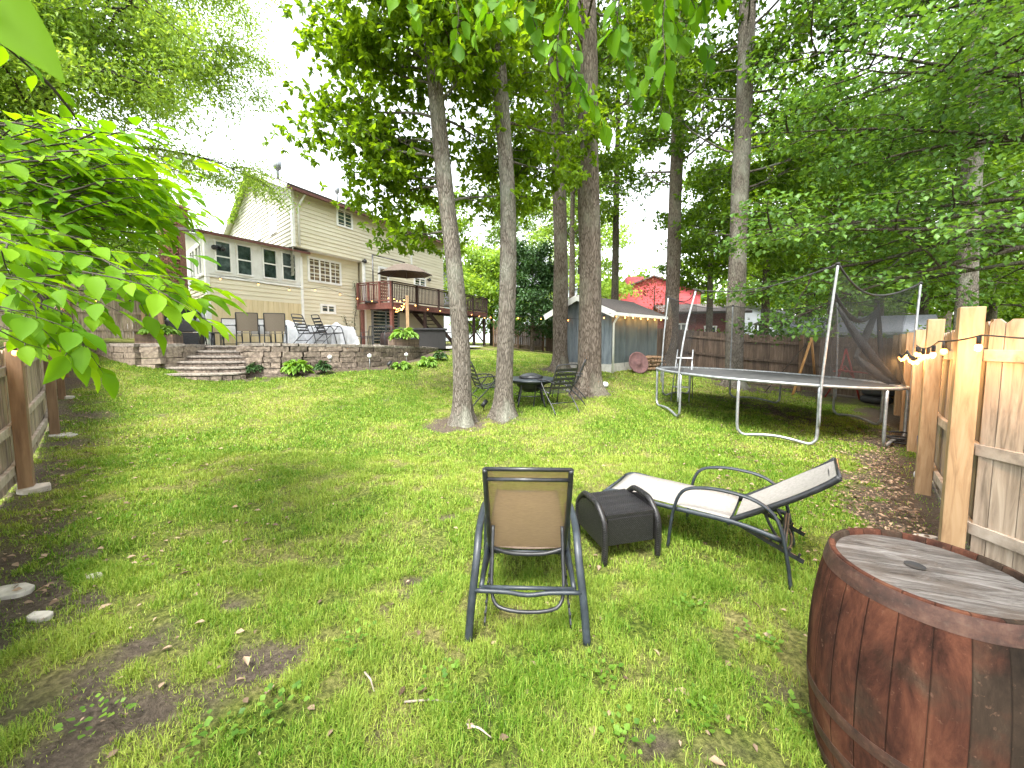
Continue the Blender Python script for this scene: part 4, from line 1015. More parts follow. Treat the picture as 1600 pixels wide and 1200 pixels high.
lean = {-163: (.28,.0), -103: (.06,-.1), -43: (.12,.1), 17: (-.1,0), 77: (0,0), 137: (.12,0)}
tops = {}
for e in EN:
    a = tp(e, TR+.045); g = gz(a.x, a.y)+.35; h = {-163:1.62, -103:1.88, -43:1.82, 17:1.75, 77:1.7, 137:1.75}[e]
    lx, ly = lean[e]; t = Vector((a.x+lx, a.y+ly, a.z+h)); tops[e] = t
    md = a.lerp(t, .5)+Vector((-lx*.15, 0, 0))
    MB().tube(bend([(a.x, a.y, g), tuple(a), tuple(md), tuple(t)], 4), .018, 8).build('net_pole', M['galvanised'], tramp)
    MB().sphere(t, .03).build('pole_cap', M['rubber'], tramp)
for i in range(6):
    e, e2 = EN[i], EN[(i+1)%6]; A_, B_ = tops[e], tops[e2]; n = 14; sag = .32 if e == -103 else .16; rope = []; lo = []
    for k in range(n+1):
        t = k/n; p = A_.lerp(B_, t); ang = e+60*t; bt = tp(ang, TR-.03); p = p-Vector((0,0,sag*4*t*(1-t)))
        c = Vector((TC.x, TC.y, p.z)); p = p+(c-p)*(.06*math.sin(math.pi*t)); rope.append(p); lo.append(bt+Vector((0,0,.02)))
    MB().tube(rope, .009 if e != -103 else .016, 5).build('net_rope', M['rubber'], tramp)
    V_ = MB(); vs = []
    hs_ = 8
    for j in range(hs_+1):
        for k in range(n+1):
            u = j/hs_; p = lo[k].lerp(rope[k], u); c = Vector((TC.x, TC.y, p.z)); p = p+(c-p)*(.07*math.sin(math.pi*u)+.01*math.sin(k*1.9+j)); vs.append(p)
    if e in (-163,): continue
    V_.add(vs, [(j*(n+1)+k, j*(n+1)+k+1, (j+1)*(n+1)+k+1, (j+1)*(n+1)+k) for j in range(hs_) for k in range(n)], .5, True); V_.build('safety_net', M['net'], tramp)
# torn net gathered in dark swags
def swag(a, b, sag, r, m='net_bunched', f=1):
    A_, B_ = Vector(a), Vector(b); P_ = [A_.lerp(B_, t/10)-Vector((0,0,sag*4*(t/10)*(1-t/10))) for t in range(11)]
    MB().tube(P_, [r*(.5+.9*math.sin(math.pi*t/10)*f) for t in range(11)], 8, flat=1).build('torn_net', M[m], tramp)
ya = 7.6
swag(at(1302,452,7.1), at(1372,480,8.2), .42, .035); swag(at(1310,480,7.1), at(1405,600,7.0), .12, .055); swag(at(1372,480,8.2), at(1335,560,7.8), .05, .05)
swag(at(1372,470,8.2), at(1378,590,8.0), .0, .03); swag(at(1335,555,7.6), at(1400,602,7.2), .05, .06)
# ladder for the trampoline
ld = thing('trampoline_ladder', 'small white-stepped ladder hooked on the trampoline edge', 'ladder', tuple(tp(178, TR+.2, -.8)))
la = at(1052,600,7.75); 
lx = Vector((.8,-.3,0)).normalized(); Lp = gp(1062,628); Lt = Vector((Lp.x+.15, Lp.y+.12, Lp.z+1.25))
for sgn in (-1, 1):
    MB().tube([Lp+lx*.2*sgn, Lt+lx*.17*sgn], .014, 6).build('rail', M['galvanised'], ld); MB().tube([Lp+lx*.2*sgn+Vector((.3,.45,0)), Lt+lx*.17*sgn-Vector((0,0,.35))], .012, 6).build('leg', M['galvanised'], ld)
for t in (.28, .55, .84):
    p = Lp.lerp(Lt, t); MB().box(p, (.36,.11,.03), rz=math.atan2(lx.y, lx.x)).build('step', M['plastic_white'], ld, bevel=.008)

# ------------------------------------------------------------------ sun loungers
s_local[0] = True
def lounger(label, loc, rz, ang, back_len, sling, backm, group=None):
    """y runs from the backrest hinge towards the foot end"""
    root = thing('chaise_lounge', label, 'lounger', loc, rz, group)
    zs = .33; w = .252; T = lambda mb, n, m, p=root, **k: mb.build(n, M[m], p, **k)
    f = MB(); L = .98
    for s in (-1, 1): f.tube(bend([(s*w,-.30,zs-.05),(s*w,0,zs-.01),(s*w,.5,zs-.02),(s*w,L-.12,zs),(s*w,L,zs-.04)], 4), .0145, 8, flat=1.3)
    f.tube([(-w,L,zs-.04),(w,L,zs-.04)], .013, 8); f.tube([(-w,.02,zs-.03),(w,.02,zs-.03)], .012, 8); f.tube([(-w,-.30,zs-.05),(w,-.30,zs-.05)], .011, 8)
    T(f, 'seat_frame', 'blue_grey_metal')
    sl_ = MB(); n = 12; vs = []
    for j in range(n+1):
        y = .015+(L-.03)*j/n
        for i in range(7):
            x = (-w+.005)+(2*w-.01)*i/6; vs.append((x, y, zs+.012-.018*(1-((i-3)/3)**2)-(.04 if j == n else 0)))
    fs_ = [(j*7+i, j*7+i+1, (j+1)*7+i+1, (j+1)*7+i) for j in range(n) for i in range(6)]
    sl_.add(vs, fs_, .5, True); so_ = T(sl_, 'seat_sling', sling); so_.modifiers.new('s', 'SOLIDIFY').thickness = .005
    ca, sa = math.cos(ang), math.sin(ang); B = lambda x, t, o=0: (x, -t*ca+o*sa, zs+t*sa+o*ca)
    wb = w-.022
    bf = MB()
    for s in (-1, 1): bf.tube(bend([B(s*wb,-.02),B(s*wb,.2,-.012),B(s*wb,.45,-.02),B(s*wb,back_len-.08,-.012),B(s*wb,back_len,.0)], 4), .0145, 8, flat=1.4)
    bf.tube([B(-wb,back_len),B(wb,back_len)], .012, 8); bf.tube([B(-wb,back_len-.06,-.016),B(wb,back_len-.06,-.016)], .011, 8)
    bf.tube(bend([B(-wb,.03,-.01),B(-.1,.0,-.03),B(.1,.0,-.03),B(wb,.03,-.01)], 4), .013, 8)
    T(bf, 'back_frame', 'black_metal')
    vs = []
    for j in range(n+1):
        t = .02+(back_len-.03)*j/n
        for i in range(7): x = -wb+.004+(2*wb-.008)*i/6; vs.append(B(x, t, -.012-.03*(1-((i-3)/3)**2)*math.sin(math.pi*j/n)+.012))
    bs = MB().add(vs, fs_, .5, True); T(bs, 'back_sling', backm)
    for s in (-1, 1):
        W_ = w+.03
        pa = bend([(s*(W_+.02),-.36,0),(s*(W_+.012),-.33,.2),(s*W_,-.27,.42),(s*W_,-.15,.52),(s*W_,.03,.545),(s*W_,.2,.53),(s*W_,.33,.47),(s*(W_+.005),.39,.3),(s*(W_+.01),.42,0)], 4)
        m = MB(); m.tube(pa, .012, 8, flat=1.0, up=(1,0,0)); m.v = [tuple(v) for v in m.v]
        # arms are broad flat bars: widen across x
        cx = s*W_; m.v = [((v[0]-cx)*1.8+cx, v[1], v[2]) for v in m.v]
        T(m, 'arm_leg', 'blue_grey_metal')
    cb = MB(); cb.tube(bend([(-w-.04,-.315,.27),(-.12,-.315,.265),(0,-.315,.25),(.12,-.315,.265),(w+.04,-.315,.27)], 3), .012, 8); T(cb, 'cross_bar', 'blue_grey_metal')
    for s in (-1, 1): T(MB().tube([(s*(w+.005),-.3,.27),(s*(w-.02),.0,zs-.02)], .01, 6), 'brace', 'black_metal')
    bl = MB(); a0 = B(-wb+.03,.26,-.03); a1 = B(wb-.03,.26,-.03)
    bl.tube(bend([a0,(-wb+.03,-.2,.4),(-wb+.04,-.3,.22),(-.1,-.34,.18),(.1,-.34,.18),(wb-.04,-.3,.22),(wb-.03,-.2,.4),a1], 4), .010, 8); T(bl, 'support_bail', 'black_metal')
    for s in (-1, 1):
        rk_ = MB(); rk_.bar((s*(w-.03),-.05,zs-.03),(s*(w-.03),-.42,.16),.008,.03)
        for k in range(5): t = .35+.14*k; rk_.bar((s*(w-.03),-.05-.37*t,zs-.03-(zs-.19)*t+.005),(s*(w-.03),-.05-.37*t-.012,zs-.03-(zs-.19)*t+.04),.008,.014)
        T(rk_, 'notched_bracket', 'black_metal')
    for s in (-1, 1): T(MB().tube(bend([(s*w,L-.2,zs-.03),(s*(w+.01),L-.14,.2),(s*(w+.02),L-.1,0)], 3), .012, 8), 'foot_leg', 'blue_grey_metal')
    return root
p = gp(735,1010); q = gp(910,1020)
c = Vector((.095, 2.30, 0)); dz = gz(c.x, c.y)
lounger('tan mesh sun lounger seen from behind its raised backrest, on the near lawn', (c.x, c.y, dz), R(-2), R(64), .68, 'sling_seat_shaded', 'sling_back', 'patio sun loungers')
c2 = Vector((1.73, 2.865, 0))
lounger('pale beige sun lounger with reclined back beside the rusty barrel', (c2.x, c2.y, gz(c2.x, c2.y)), R(52.3), R(37.5), .72, 'sling_pale', 'sling_pale', 'patio sun loungers')

# ------------------------------------------------------------------ wicker side table
def wickermat():
    m, nt, b = newmat('wicker'); tc = nt.nodes.new("ShaderNodeTexCoord")
    w = nt.nodes.new("ShaderNodeTexBrick"); w.inputs['Scale'].default_value = 30; w.inputs['Color1'].default_value = (.13,.12,.135,1); w.inputs['Color2'].default_value = (.05,.046,.056,1)
    w.inputs['Mortar'].default_value = (.004,.004,.004,1); w.inputs['Mortar Size'].default_value = .1
    g = nt.nodes.new("ShaderNodeVectorMath"); g.operation = 'MULTIPLY_ADD'
    sx = nt.nodes.new("ShaderNodeSeparateXYZ"); cx = nt.nodes.new("ShaderNodeCombineXYZ"); nt.links.new(tc.outputs['Object'], sx.inputs[0])
    nt.links.new(mth(nt, 'ADD', sx.outputs[0], sx.outputs[1]), cx.inputs[0]); nt.links.new(mth(nt, 'ADD', sx.outputs[2], mth(nt, 'MULTIPLY', sx.outputs[1], .6)), cx.inputs[1])
    nt.links.new(cx.outputs[0], w.inputs['Vector']); nt.links.new(w.outputs['Color'], b.inputs['Base Color']); b.inputs['Roughness'].default_value = .42
    bump(nt, b, mth(nt, 'SUBTRACT', 1.0, w.outputs['Fac']), 1.0, .006); return m
M['wicker'] = wickermat()
c = Vector((.82, 2.93, 0)); wt = thing('wicker_side_table', 'black woven wicker side table with arched side rims between the two loungers', 'side table', (c.x, c.y, gz(c.x,c.y)), R(15))
b_ = MB(); wx, wy = .2, .205
b_.box((0,0,.345), (2*wx,2*wy,.03)); 
for i in range(24): b_.bar((-wx+.01,-wy+.02+i*(2*wy-.04)/23,.363), (wx-.01,-wy+.02+i*(2*wy-.04)/23,.363), .011, .006)
b_.build('table_top', M['wicker'], wt, bevel=.004)
for s in (-1, 1): MB().box((0,s*(wy-.005),.23), (2*wx-.02,.02,.2)).build('apron', M['wicker'], wt, bevel=.004)
for s in (-1, 1):
    pr = [(-wy-.02,.0),(-wy-.025,.18),(-wy-.01,.3),(-wy+.06,.375),(-.08,.41),(.08,.41),(wy-.06,.375),(wy+.01,.3),(wy+.025,.18),(wy+.02,0)]
    MB().tube(bend([(s*(wx+.02),y,z) for y, z in pr], 4), .023, 10).build('arched_arm', M['wicker'], wt)
    sd_ = MB(); ins = [(-wy,.12),(-wy,.29),(-wy+.07,.355),(-.06,.385),(.06,.385),(wy-.07,.355),(wy,.29),(wy,.12)]
    vs = [(s*(wx+.03), y, z) for y, z in ins]+[(s*(wx+.012), y, z) for y, z in ins]; k = 8
    sd_.add(vs, [tuple(range(k)), tuple(range(2*k-1, k-1, -1))]+[(j, (j+1)%k, k+(j+1)%k, k+j) for j in range(k)]); sd_.build('side_panel', M['wicker'], wt)

# ------------------------------------------------------------------ barrel
bc = Vector((1.475, 1.30, 0)); brl = thing('wooden_barrel', 'rusty red-brown wooden barrel with a weathered grey head', 'barrel', (bc.x, bc.y, gz(bc.x, bc.y)))
bm, nt, b = newmat('barrel_wood')
tc = nt.nodes.new("ShaderNodeTexCoord"); sx = nt.nodes.new("ShaderNodeSeparateXYZ"); nt.links.new(tc.outputs['Object'], sx.inputs[0])
an = mth(nt, 'ARCTAN2', sx.outputs[1], sx.outputs[0]); st_ = mth(nt, 'MULTIPLY', an, 24/6.2832)
fr = mth(nt, 'FRACT', mth(nt, 'ADD', st_, 50)); edge = mth(nt, 'MINIMUM', fr, mth(nt, 'SUBTRACT', 1.0, fr))
wn = nt.nodes.new("ShaderNodeTexWhiteNoise"); wn.noise_dimensions = '1D'; nt.links.new(mth(nt, 'FLOOR', mth(nt, 'ADD', st_, 50)), wn.inputs['W'])
f1 = noise(nt, (1,1,.35), 9, 8, .7, dist=.4); f2 = noise(nt, (1,1,1), 3.2, 5, .6); f3 = noise(nt, (1,1,1), 46, 4, .7)
red = ramp(nt, f1, [(.3,(.012,.007,.005)),(.42,(.04,.016,.011)),(.55,(.088,.033,.02)),(.68,(.13,.058,.033)),(.82,(.16,.105,.075))])
brn = ramp(nt, f1, [(.3,(.012,.009,.007)),(.55,(.04,.027,.019)),(.8,(.1,.078,.055))])
msk = ramp(nt, mth(nt, 'ADD', mth(nt, 'MULTIPLY', f2, .8), mth(nt, 'MULTIPLY', wn.outputs[0], .34)), [(.5,(0,0,0)),(.62,(1,1,1))])
c = mixc(nt, msk, red, brn)
c = mixc(nt, ramp(nt, f3, [(.62,(0,0,0)),(.75,(.5,.5,.5))]), c, (.2,.11,.075))
c = mixc(nt, ramp(nt, edge, [(0,(.9,.9,.9)),(.016,(0,0,0))]), c, (.012,.008,.006))
nt.links.new(c, b.inputs['Base Color']); b.inputs['Roughness'].default_value = .92; b.inputs['Specular IOR Level'].default_value = .12
bump(nt, b, mth(nt, 'ADD', mth(nt, 'MULTIPLY', mth(nt, 'MINIMUM', edge, .04), 20), f1), .6, .012)
hm, nt, b = newmat('barrel_hoop'); f1 = noise(nt, (1,1,1), 12, 8, .7); f2 = noise(nt, (1,1,1), 60, 4)
c = ramp(nt, f1, [(.3,(.02,.011,.009)),(.5,(.062,.027,.019)),(.7,(.12,.062,.043))]); c = mixc(nt, ramp(nt, f2, [(.55,(0,0,0)),(.7,(.6,.6,.6))]), c, (.1,.06,.045))
nt.links.new(c, b.inputs['Base Color']); b.inputs['Roughness'].default_value = .7; b.inputs['Metallic'].default_value = .1; bump(nt, b, f2, .5, .003)
hd, nt, b = newmat('barrel_head'); f1 = noise(nt, (.25,1.6,1), 15, 9, .75, dist=.8); f2 = noise(nt, (1,1,1), 4, 5)
c = ramp(nt, f1, [(.3,(.03,.024,.02)),(.45,(.09,.078,.07)),(.58,(.18,.165,.155)),(.75,(.3,.285,.27))])
c = mixc(nt, ramp(nt, f2, [(.5,(0,0,0)),(.7,(.5,.5,.5))]), c, (.13,.095,.07))
w_ = nt.nodes.new("ShaderNodeTexWave"); w_.inputs['Scale'].default_value = 2.2; w_.bands_direction = 'Y'; w_.inputs['Distortion'].default_value = .3
tc = nt.nodes.new("ShaderNodeTexCoord"); mp = nt.nodes.new("ShaderNodeMapping"); mp.inputs['Rotation'].default_value = (0,0,R(0)); nt.links.new(tc.outputs['Object'], mp.inputs[0]); nt.links.new(mp.outputs[0], w_.inputs[0])
c = mixc(nt, ramp(nt, w_.outputs['Fac'], [(.0,(.5,.5,.5)),(.008,(0,0,0))]), c, (.015,.012,.01))
nt.links.new(c, b.inputs['Base Color']); b.inputs['Roughness'].default_value = .95; b.inputs['Specular IOR Level'].default_value = .2; bump(nt, b, f1, 1.0, .012)
H = .835; pr = []
for k in range(25):
    t = k/24; r = .274+.05*(1-(2*t-1)**2)**.9; pr.append((r, H*t))
body = MB().lathe((0,0,0), pr+[(.2735,H+.001),(.2595,H+.001),(.259,H),(.254,H-.012),(.252,H-.03)], 96, .5, cap=False); body.build('staves', bm, brl)
hdm = MB(); n = 72; rr = [.246]; vs = [(0,0,H-.018)]
nr = 12
for j in range(1, nr+1): vs += [(.254*j/nr*math.cos(6.2832*k/n), .254*j/nr*math.sin(6.2832*k/n), H-.018+rnd.uniform(-.001,.001)) for k in range(n)]
fs = [(0,1+k,1+(k+1)%n) for k in range(n)]+[(1+j*n+k,1+(j+1)*n+k,1+(j+1)*n+(k+1)%n,1+j*n+(k+1)%n) for j in range(nr-1) for k in range(n)]
hdm.add(vs, fs, .5, False); hh = hdm.build('head', hd, brl); hh.rotation_euler = (0,0,R(-20))
MB().lathe((-.02,.03,H-.0155), [(.0,0),(.026,0),(.029,.0015)], 16, cap=False).build('bung_hole', M['rubber'], brl)
def hoop(z0, z1):
    f = lambda z: .274+.05*(1-(2*z/H-1)**2)**.9+.0012
    MB().lathe((0,0,0), [(f(z0)-.003,z0),(f(z0)+.0005,z0),(f((z0+z1)/2)+.001,(z0+z1)/2),(f(z1)+.0005,z1),(f(z1)-.003,z1)], 72, .5, cap=False, smooth=False).build('hoop', hm, brl)
hoop(H-.062, H-.004); hoop(.27,.315); hoop(.12,.165); hoop(.004,.06)
MB().lathe((0,0,0), [(0,.002),(.27,.002)], 40, cap=False).build('lower_head', hd, brl)
s_local[0] = False

# ------------------------------------------------------------------ fire table and its strap chairs
s_local[0] = True
ft = gp(835,630); ft = Vector((.42, 8.55, gz(.42,8.55)))
tb = thing('fire_table', 'dark round outdoor fire table with four legs behind the paired trees', 'table', tuple(ft), .3)
MB().lathe((0,0,0), [(.0,.5),(.42,.5),(.5,.53),(.56,.56),(.57,.585),(.54,.6),(.2,.605),(.0,.605)], 28, cap=False).build('table_top', M['blue_grey_metal'], tb)
MB().lathe((0,0,0), [(.26,.6),(.28,.64),(.2,.68),(.1,.71),(.0,.715)], 20, cap=False).build('lid', M['black_metal'], tb)
MB().lathe((0,0,0), [(.0,.3),(.18,.32),(.3,.42),(.34,.505)], 20, cap=False).build('fire_bowl', M['black_metal'], tb)
for k in range(4):
    a = k*math.pi/2+.5; MB().tube(bend([(.3*math.cos(a),.3*math.sin(a),.5),(.33*math.cos(a),.33*math.sin(a),.3),(.42*math.cos(a),.42*math.sin(a),0)], 3), .018, 7).build('leg', M['black_metal'], tb)
MB().tube([(.36*math.cos(k*math.pi/12),.36*math.sin(k*math.pi/12),.24) for k in range(24)], .01, 6, closed=True).build('ring_stretcher', M['black_metal'], tb)
def strap_chair(label, loc, rz, group='strap chairs around the fire table', mw=.265):
    """faces +y"""
    r = thing('patio_chair', label, 'chair', loc, rz, group); w = mw
    f = MB(); f.tube(bend([(-w,-.02,.4),(-w,-.16,.72),(-w*.96,-.25,.95),(-w*.7,-.28,1.0),(w*.7,-.28,1.0),(w*.96,-.25,.95),(w,-.16,.72),(w,-.02,.4)], 4), .014, 7); f.build('back_frame', M['black_metal'], r)
    st2 = MB()
    for k in range(5): t = .1+.19*k; y = -.05-.22*t; z = .46+.5*t; st2.bar((-w,y,z),(w,y,z),.006,.055,up=(0,-.35,1))
    st2.build('back_straps', M['black_metal'], r)
    s3 = MB()
    for k in range(6): s3.bar((-w,.0+.09*k,.4+.012*k),(w,.0+.09*k,.4+.012*k),.055,.008)
    s3.tube([(-w,-.02,.4),(-w,.48,.45),(w,.48,.45),(w,-.02,.4)], .013, 6); s3.build('seat', M['black_metal'], r)
    for s in (-1, 1):
        a = MB(); a.tube(bend([(s*w,-.18,.62),(s*(w+.03),.0,.66),(s*(w+.04),.3,.66),(s*(w+.04),.42,.6),(s*(w+.04),.5,.3),(s*(w+.04),.56,0)], 4), .014, 7); a.build('arm', M['black_metal'], r)
        b = MB(); b.tube(bend([(s*(w+.03),.3,.65),(s*(w+.03),.1,.4),(s*(w+.03),-.15,.16),(s*(w+.03),-.28,0)], 4), .013, 7); b.build('leg', M['black_metal'], r)
    MB().tube([(-w-.03,-.1,.2),(w+.03,-.1,.2)], .01, 6).build('stretcher', M['black_metal'], r)
    return r
q = gp(757,628); sc1 = strap_chair('black strap patio chair seen between the paired tree trunks', (-.72, 8.55, gz(-.72,8.55)), R(-68))
copy_tree(sc1, None, (1.0, 7.95, gz(1.0,7.95)), R(28), 'black strap patio chair nearest the camera at the fire table, back turned')
copy_tree(sc1, None, (1.42, 8.75, gz(1.42,8.75)), R(75), 'black strap patio chair between the fire table and the thick-trunked oak')

# ------------------------------------------------------------------ patio furniture
def sling_chair(label, loc, rz, m='sling_tan', group='sling patio chairs'):
    r = thing('patio_chair', label, 'chair', loc, rz, group); w = .27
    f = MB()
    for s in (-1, 1): f.tube(bend([(s*w,.45,.42),(s*w,.0,.4),(s*w,-.1,.6),(s*w,-.22,1.0)], 4), .015, 6)
    f.tube([(-w,-.22,1.0),(w,-.22,1.0)], .014, 6); f.build('side_frame', M['black_metal'], r)
    b = MB(); n = 8; vs = [];
    for j in range(n+1):
        t = j/n; y = -.04-.18*t; z = .46+.53*t
        for i in range(5): vs.append((-w+.01+(2*w-.02)*i/4, y-.02*math.sin(math.pi*i/4), z))
    b.add(vs, [(j*5+i, j*5+i+1, (j+1)*5+i+1, (j+1)*5+i) for j in range(n) for i in range(4)], .5, True); b.build('back_sling', M[m], r)
    MB().slab([(-w,.0,.4),(w,.0,.4),(w,.45,.425),(-w,.45,.425)], .008).build('seat_sling', M[m], r)
    for s in (-1, 1):
        MB().tube(bend([(s*(w+.02),-.14,.62),(s*(w+.03),.1,.66),(s*(w+.03),.4,.64),(s*(w+.03),.47,.3),(s*(w+.03),.47,0)], 3), .015, 6).build('arm', M['black_metal'], r)
        MB().tube([(s*(w+.01),.05,.4),(s*(w+.02),-.2,.0)], .014, 6).build('leg', M['black_metal'], r)
    MB().tube([(-w,-.13,.13),(w,-.13,.13)], .011, 6).build('stretcher', M['black_metal'], r)
    return r
def pat(px, Y, dx=0): p = at(px, 540, Y); return (p.x, p.y, patz(p.y)-.012)
M['sling_grey'] = mat('sling_grey', (.5,.49,.48), (.42,.41,.4), (.56,.55,.54), s=30, rough=.8, bmp=.1, tonev=.05)
c1 = sling_chair('tan sling patio chair with its back to the lawn, beside the table end', pat(388,11.6), R(33))
copy_tree(c1, None, pat(431,11.75), R(30), 'tan sling patio chair with its back to the lawn, nearer the covered furniture')
c3 = sling_chair('pale grey sling patio chair across the dining table, behind the tan one', pat(363,13.2), R(215), 'sling_grey')
copy_tree(c3, None, pat(408,13.3), R(213), 'pale grey sling chair glimpsed between the two tan chair backs')
copy_tree(sc1, None, pat(478,11.9), R(-96), 'black-framed patio chair in profile in front of the grey tarpaulin')
copy_tree(sc1, None, pat(507,12.2), R(-40), 'black slatted patio chair tilted against the grey tarpaulin')
x, y, z = pat(390,12.6)
t = thing('dining_table', 'dark rectangular patio dining table by the cream plywood skirting', 'table', (x,y,z), .3)
MB().box((0,0,.72), (1.9,1.0,.035)).build('table_top', M['galvanised'], t, bevel=.01)
for i in (-1,1):
    for j in (-1,1): MB().tube([(i*.85,j*.42,.7),(i*.88,j*.45,0)], .022, 6).build('leg', M['black_metal'], t)
x, y, z = pat(283,12.9)
g = thing('barbecue_grill', 'black barbecue grill with its lid raised near the grey fence', 'grill', (x,y,z), .35)
MB().box((0,0,.7), (1.25,.55,.35)).build('cook_box', M['black_metal'], g, bevel=.02)
Ml = Matrix.Rotation(R(-72), 3, 'X'); MB().box((0,.3,1.12), (1.2,.5,.12), M=Ml).build('lid', M['black_metal'], g, bevel=.03)
m = MB(); 
for i in range(22): m.bar((-.55+.05*i,-.22,.895),(-.55+.05*i,.22,.895),.012,.012)
for i in range(7): m.sphere((rnd.uniform(-.5,.5), rnd.uniform(-.15,.15), .92), rnd.uniform(.05,.09))
m.build('grate', M['galvanised'], g)
for s in (-1,1): MB().box((s*.86,0,.86), (.45,.5,.03)).build('side_shelf', M['galvanised'], g)
MB().box((0,0,.28), (1.15,.5,.45)).build('cabinet', M['black_metal'], g, bevel=.01)
for i in (-1,1):
    for j in (-1,1): MB().tube([(i*.6,j*.25,.55),(i*.62,j*.27,0)], .02, 6).build('leg', M['black_metal'], g)
MB().tube(bend([(.6,-.3,1.25),(.75,-.32,1.1),(.85,-.3,.7),(1.0,-.3,0)], 4), .04, 7).build('duct_hose', M['galvanised'], g)
x, y, z = pat(335,12.0)
sp2 = thing('patio_stool', 'low black metal stool standing beside the dining table legs', 'stool', (x,y,z), .2)
MB().lathe((0,0,0), [(.0,.42),(.25,.42),(.26,.45),(.0,.46)], 20, cap=False).build('seat', M['black_metal'], sp2)
for k in range(4): a = k*1.57+.4; MB().tube([(.2*math.cos(a),.2*math.sin(a),.42),(.26*math.cos(a),.26*math.sin(a),0)], .018, 6).build('leg', M['black_metal'], sp2)
# tarpaulin over furniture
def tarp(label, loc, sx, sy, h, seed, rz=0, m='tarp', group=None):
    r = random.Random(seed); nx_, ny_ = 46, 30; vs = []
    lumps = [(r.uniform(-.6,.6)*sx, r.uniform(-.5,.5)*sy, r.uniform(.12,.3), r.uniform(-.12,.16)) for _ in range(6)]
    for j in range(ny_+1):
        for i in range(nx_+1):
            u = (i/nx_*2-1); v = (j/ny_*2-1); e = max(abs(u), abs(v))
            x = u*sx; y = v*sy; dr = max(0, e-.68)/.32
            z = h*(1-dr**1.2)+sum(a*math.exp(-((x-a0)**2+(y-b0)**2)/(w*w)) for a0, b0, w, a in lumps)*(1-dr)
            ang = math.atan2(v, u); fold = dr*(.05*math.sin(ang*17+seed)+.035*math.sin(ang*29+2*seed)); k = 1-.2*dr+fold
            vs.append((x*k, y*k, max(z, .0)))
    mb = MB(); mb.add(vs, [(j*(nx_+1)+i, j*(nx_+1)+i+1, (j+1)*(nx_+1)+i+1, (j+1)*(nx_+1)+i) for j in range(ny_) for i in range(nx_)], .5, True)
    o = mb.build('furniture_cover', M[m]); o.location = loc; o.rotation_euler = (0,0,rz); tag(o, label, 'cover', group); return o
tarp('large grey tarpaulin draped over patio furniture below the basement window', pat(513,13.2), 1.0, .7, .72, 3, .9)
tarp('small pale cover over a boxy item between the chairs and the large tarpaulin', pat(463,13.6), .42, .42, .82, 5, .4, 'plastic_white')
# bench, cube, cooler, bottle on the right of the patio
x, y, z = pat(588,15.0)
bn = thing('garden_bench', 'black metal garden bench under the deck edge', 'bench', (x,y,z), R(165))
MB().box((0,.0,.42), (1.05,.42,.03)).build('seat', M['black_metal'], bn)
m = MB(); m.tube([(-.52,-.2,.4),(-.52,-.32,.88),(.52,-.32,.88),(.52,-.2,.4)], .02, 6)
for k in range(12): m.bar((-.46+.084*k,-.21,.46),(-.46+.084*k,-.31,.86),.014,.014)
m.build('backrest', M['black_metal'], bn)
for s in (-1,1):
    MB().tube([(s*.52,.2,0),(s*.52,.2,.64),(s*.52,-.25,.66)], .018, 6).build('armrest', M['black_metal'], bn); MB().tube([(s*.52,-.2,.4),(s*.52,-.25,0)], .018, 6).build('leg', M['black_metal'], bn)
x, y, z = pat(560,13.8); t = thing('coffee_table', 'low black slatted coffee table beside the bench', 'table', (x,y,z), .5)
m = MB()
for k in range(9): m.box((0,-.24+.06*k,.42), (.95,.045,.025))
m.build('table_top', M['black_metal'], t)
for i in (-1,1):
    for j in (-1,1): MB().box((i*.43,j*.22,.2), (.04,.04,.41)).build('leg', M['black_metal'], t)
x, y, z = pat(559,12.6); m = MB().lathe((x,y,z), [(.05,0),(.055,.02),(.055,.2),(.02,.26),(.02,.31),(.028,.315),(.028,.34)], 14); o = m.build('water_bottle', M['plastic_white']); tag(o, 'white bottle standing on the patio edge in front of the coffee table', 'bottle')
x, y, z = pat(605,15.6); o = MB().lathe((x,y,z), [(.22,0),(.27,.2),(.28,.4),(.25,.62),(.2,.66),(.0,.67)], 22).build('small_barrel', M['deck_dark']); tag(o, 'small dark barrel standing between the bench and the planter', 'barrel')
x, y, z = pat(655,17.0); bx_ = thing('hot_tub', 'black square hot tub in the shade below the deck', 'hot tub', (x,y,z), .45)
MB().box((0,0,.4), (1.9,1.9,.8)).build('cabinet', M['rubber'], bx_, bevel=.04); MB().box((0,0,.85), (2.0,2.0,.1)).build('cover', M['black_metal'], bx_, bevel=.03)
# planters with hostas and posts
def hosta(name, label, loc, r, h, n, seed, leaf='leaf_hosta', size=.24, group=None, cat='plant', width=.62):
    q = np.random.RandomState(seed); root = thing(name, label, cat, tuple(loc), 0, group); V_, F_, T_ = [], [], []; stem = MB()
    az = q.rand(n)*6.283; el = q.rand(n)**.7; L = size*(.6+.5*q.rand(n))
    base = np.stack([np.cos(az)*r*.45*el, np.sin(az)*r*.45*el, h*(1-.45*el)*(.5+.5*q.rand(n))], 1)+np.array(tuple(loc))
    ax = np.stack([np.cos(az), np.sin(az), .55-.9*el], 1)
    V, F = leafset(base, L, ax, np.stack([q.normal(0,.2,n), q.normal(0,.2,n), np.ones(n)], 1), width, .12, .3)
    np_mesh('foliage', V, F, M[leaf], np.repeat(q.rand(n), 2), root)
    for k in range(min(n, 26)): stem.tube([tuple(loc), tuple(base[k])], .006, 4, caps=False)
    stem.build('stems', M['twig'], root); return root
s_local[0] = False
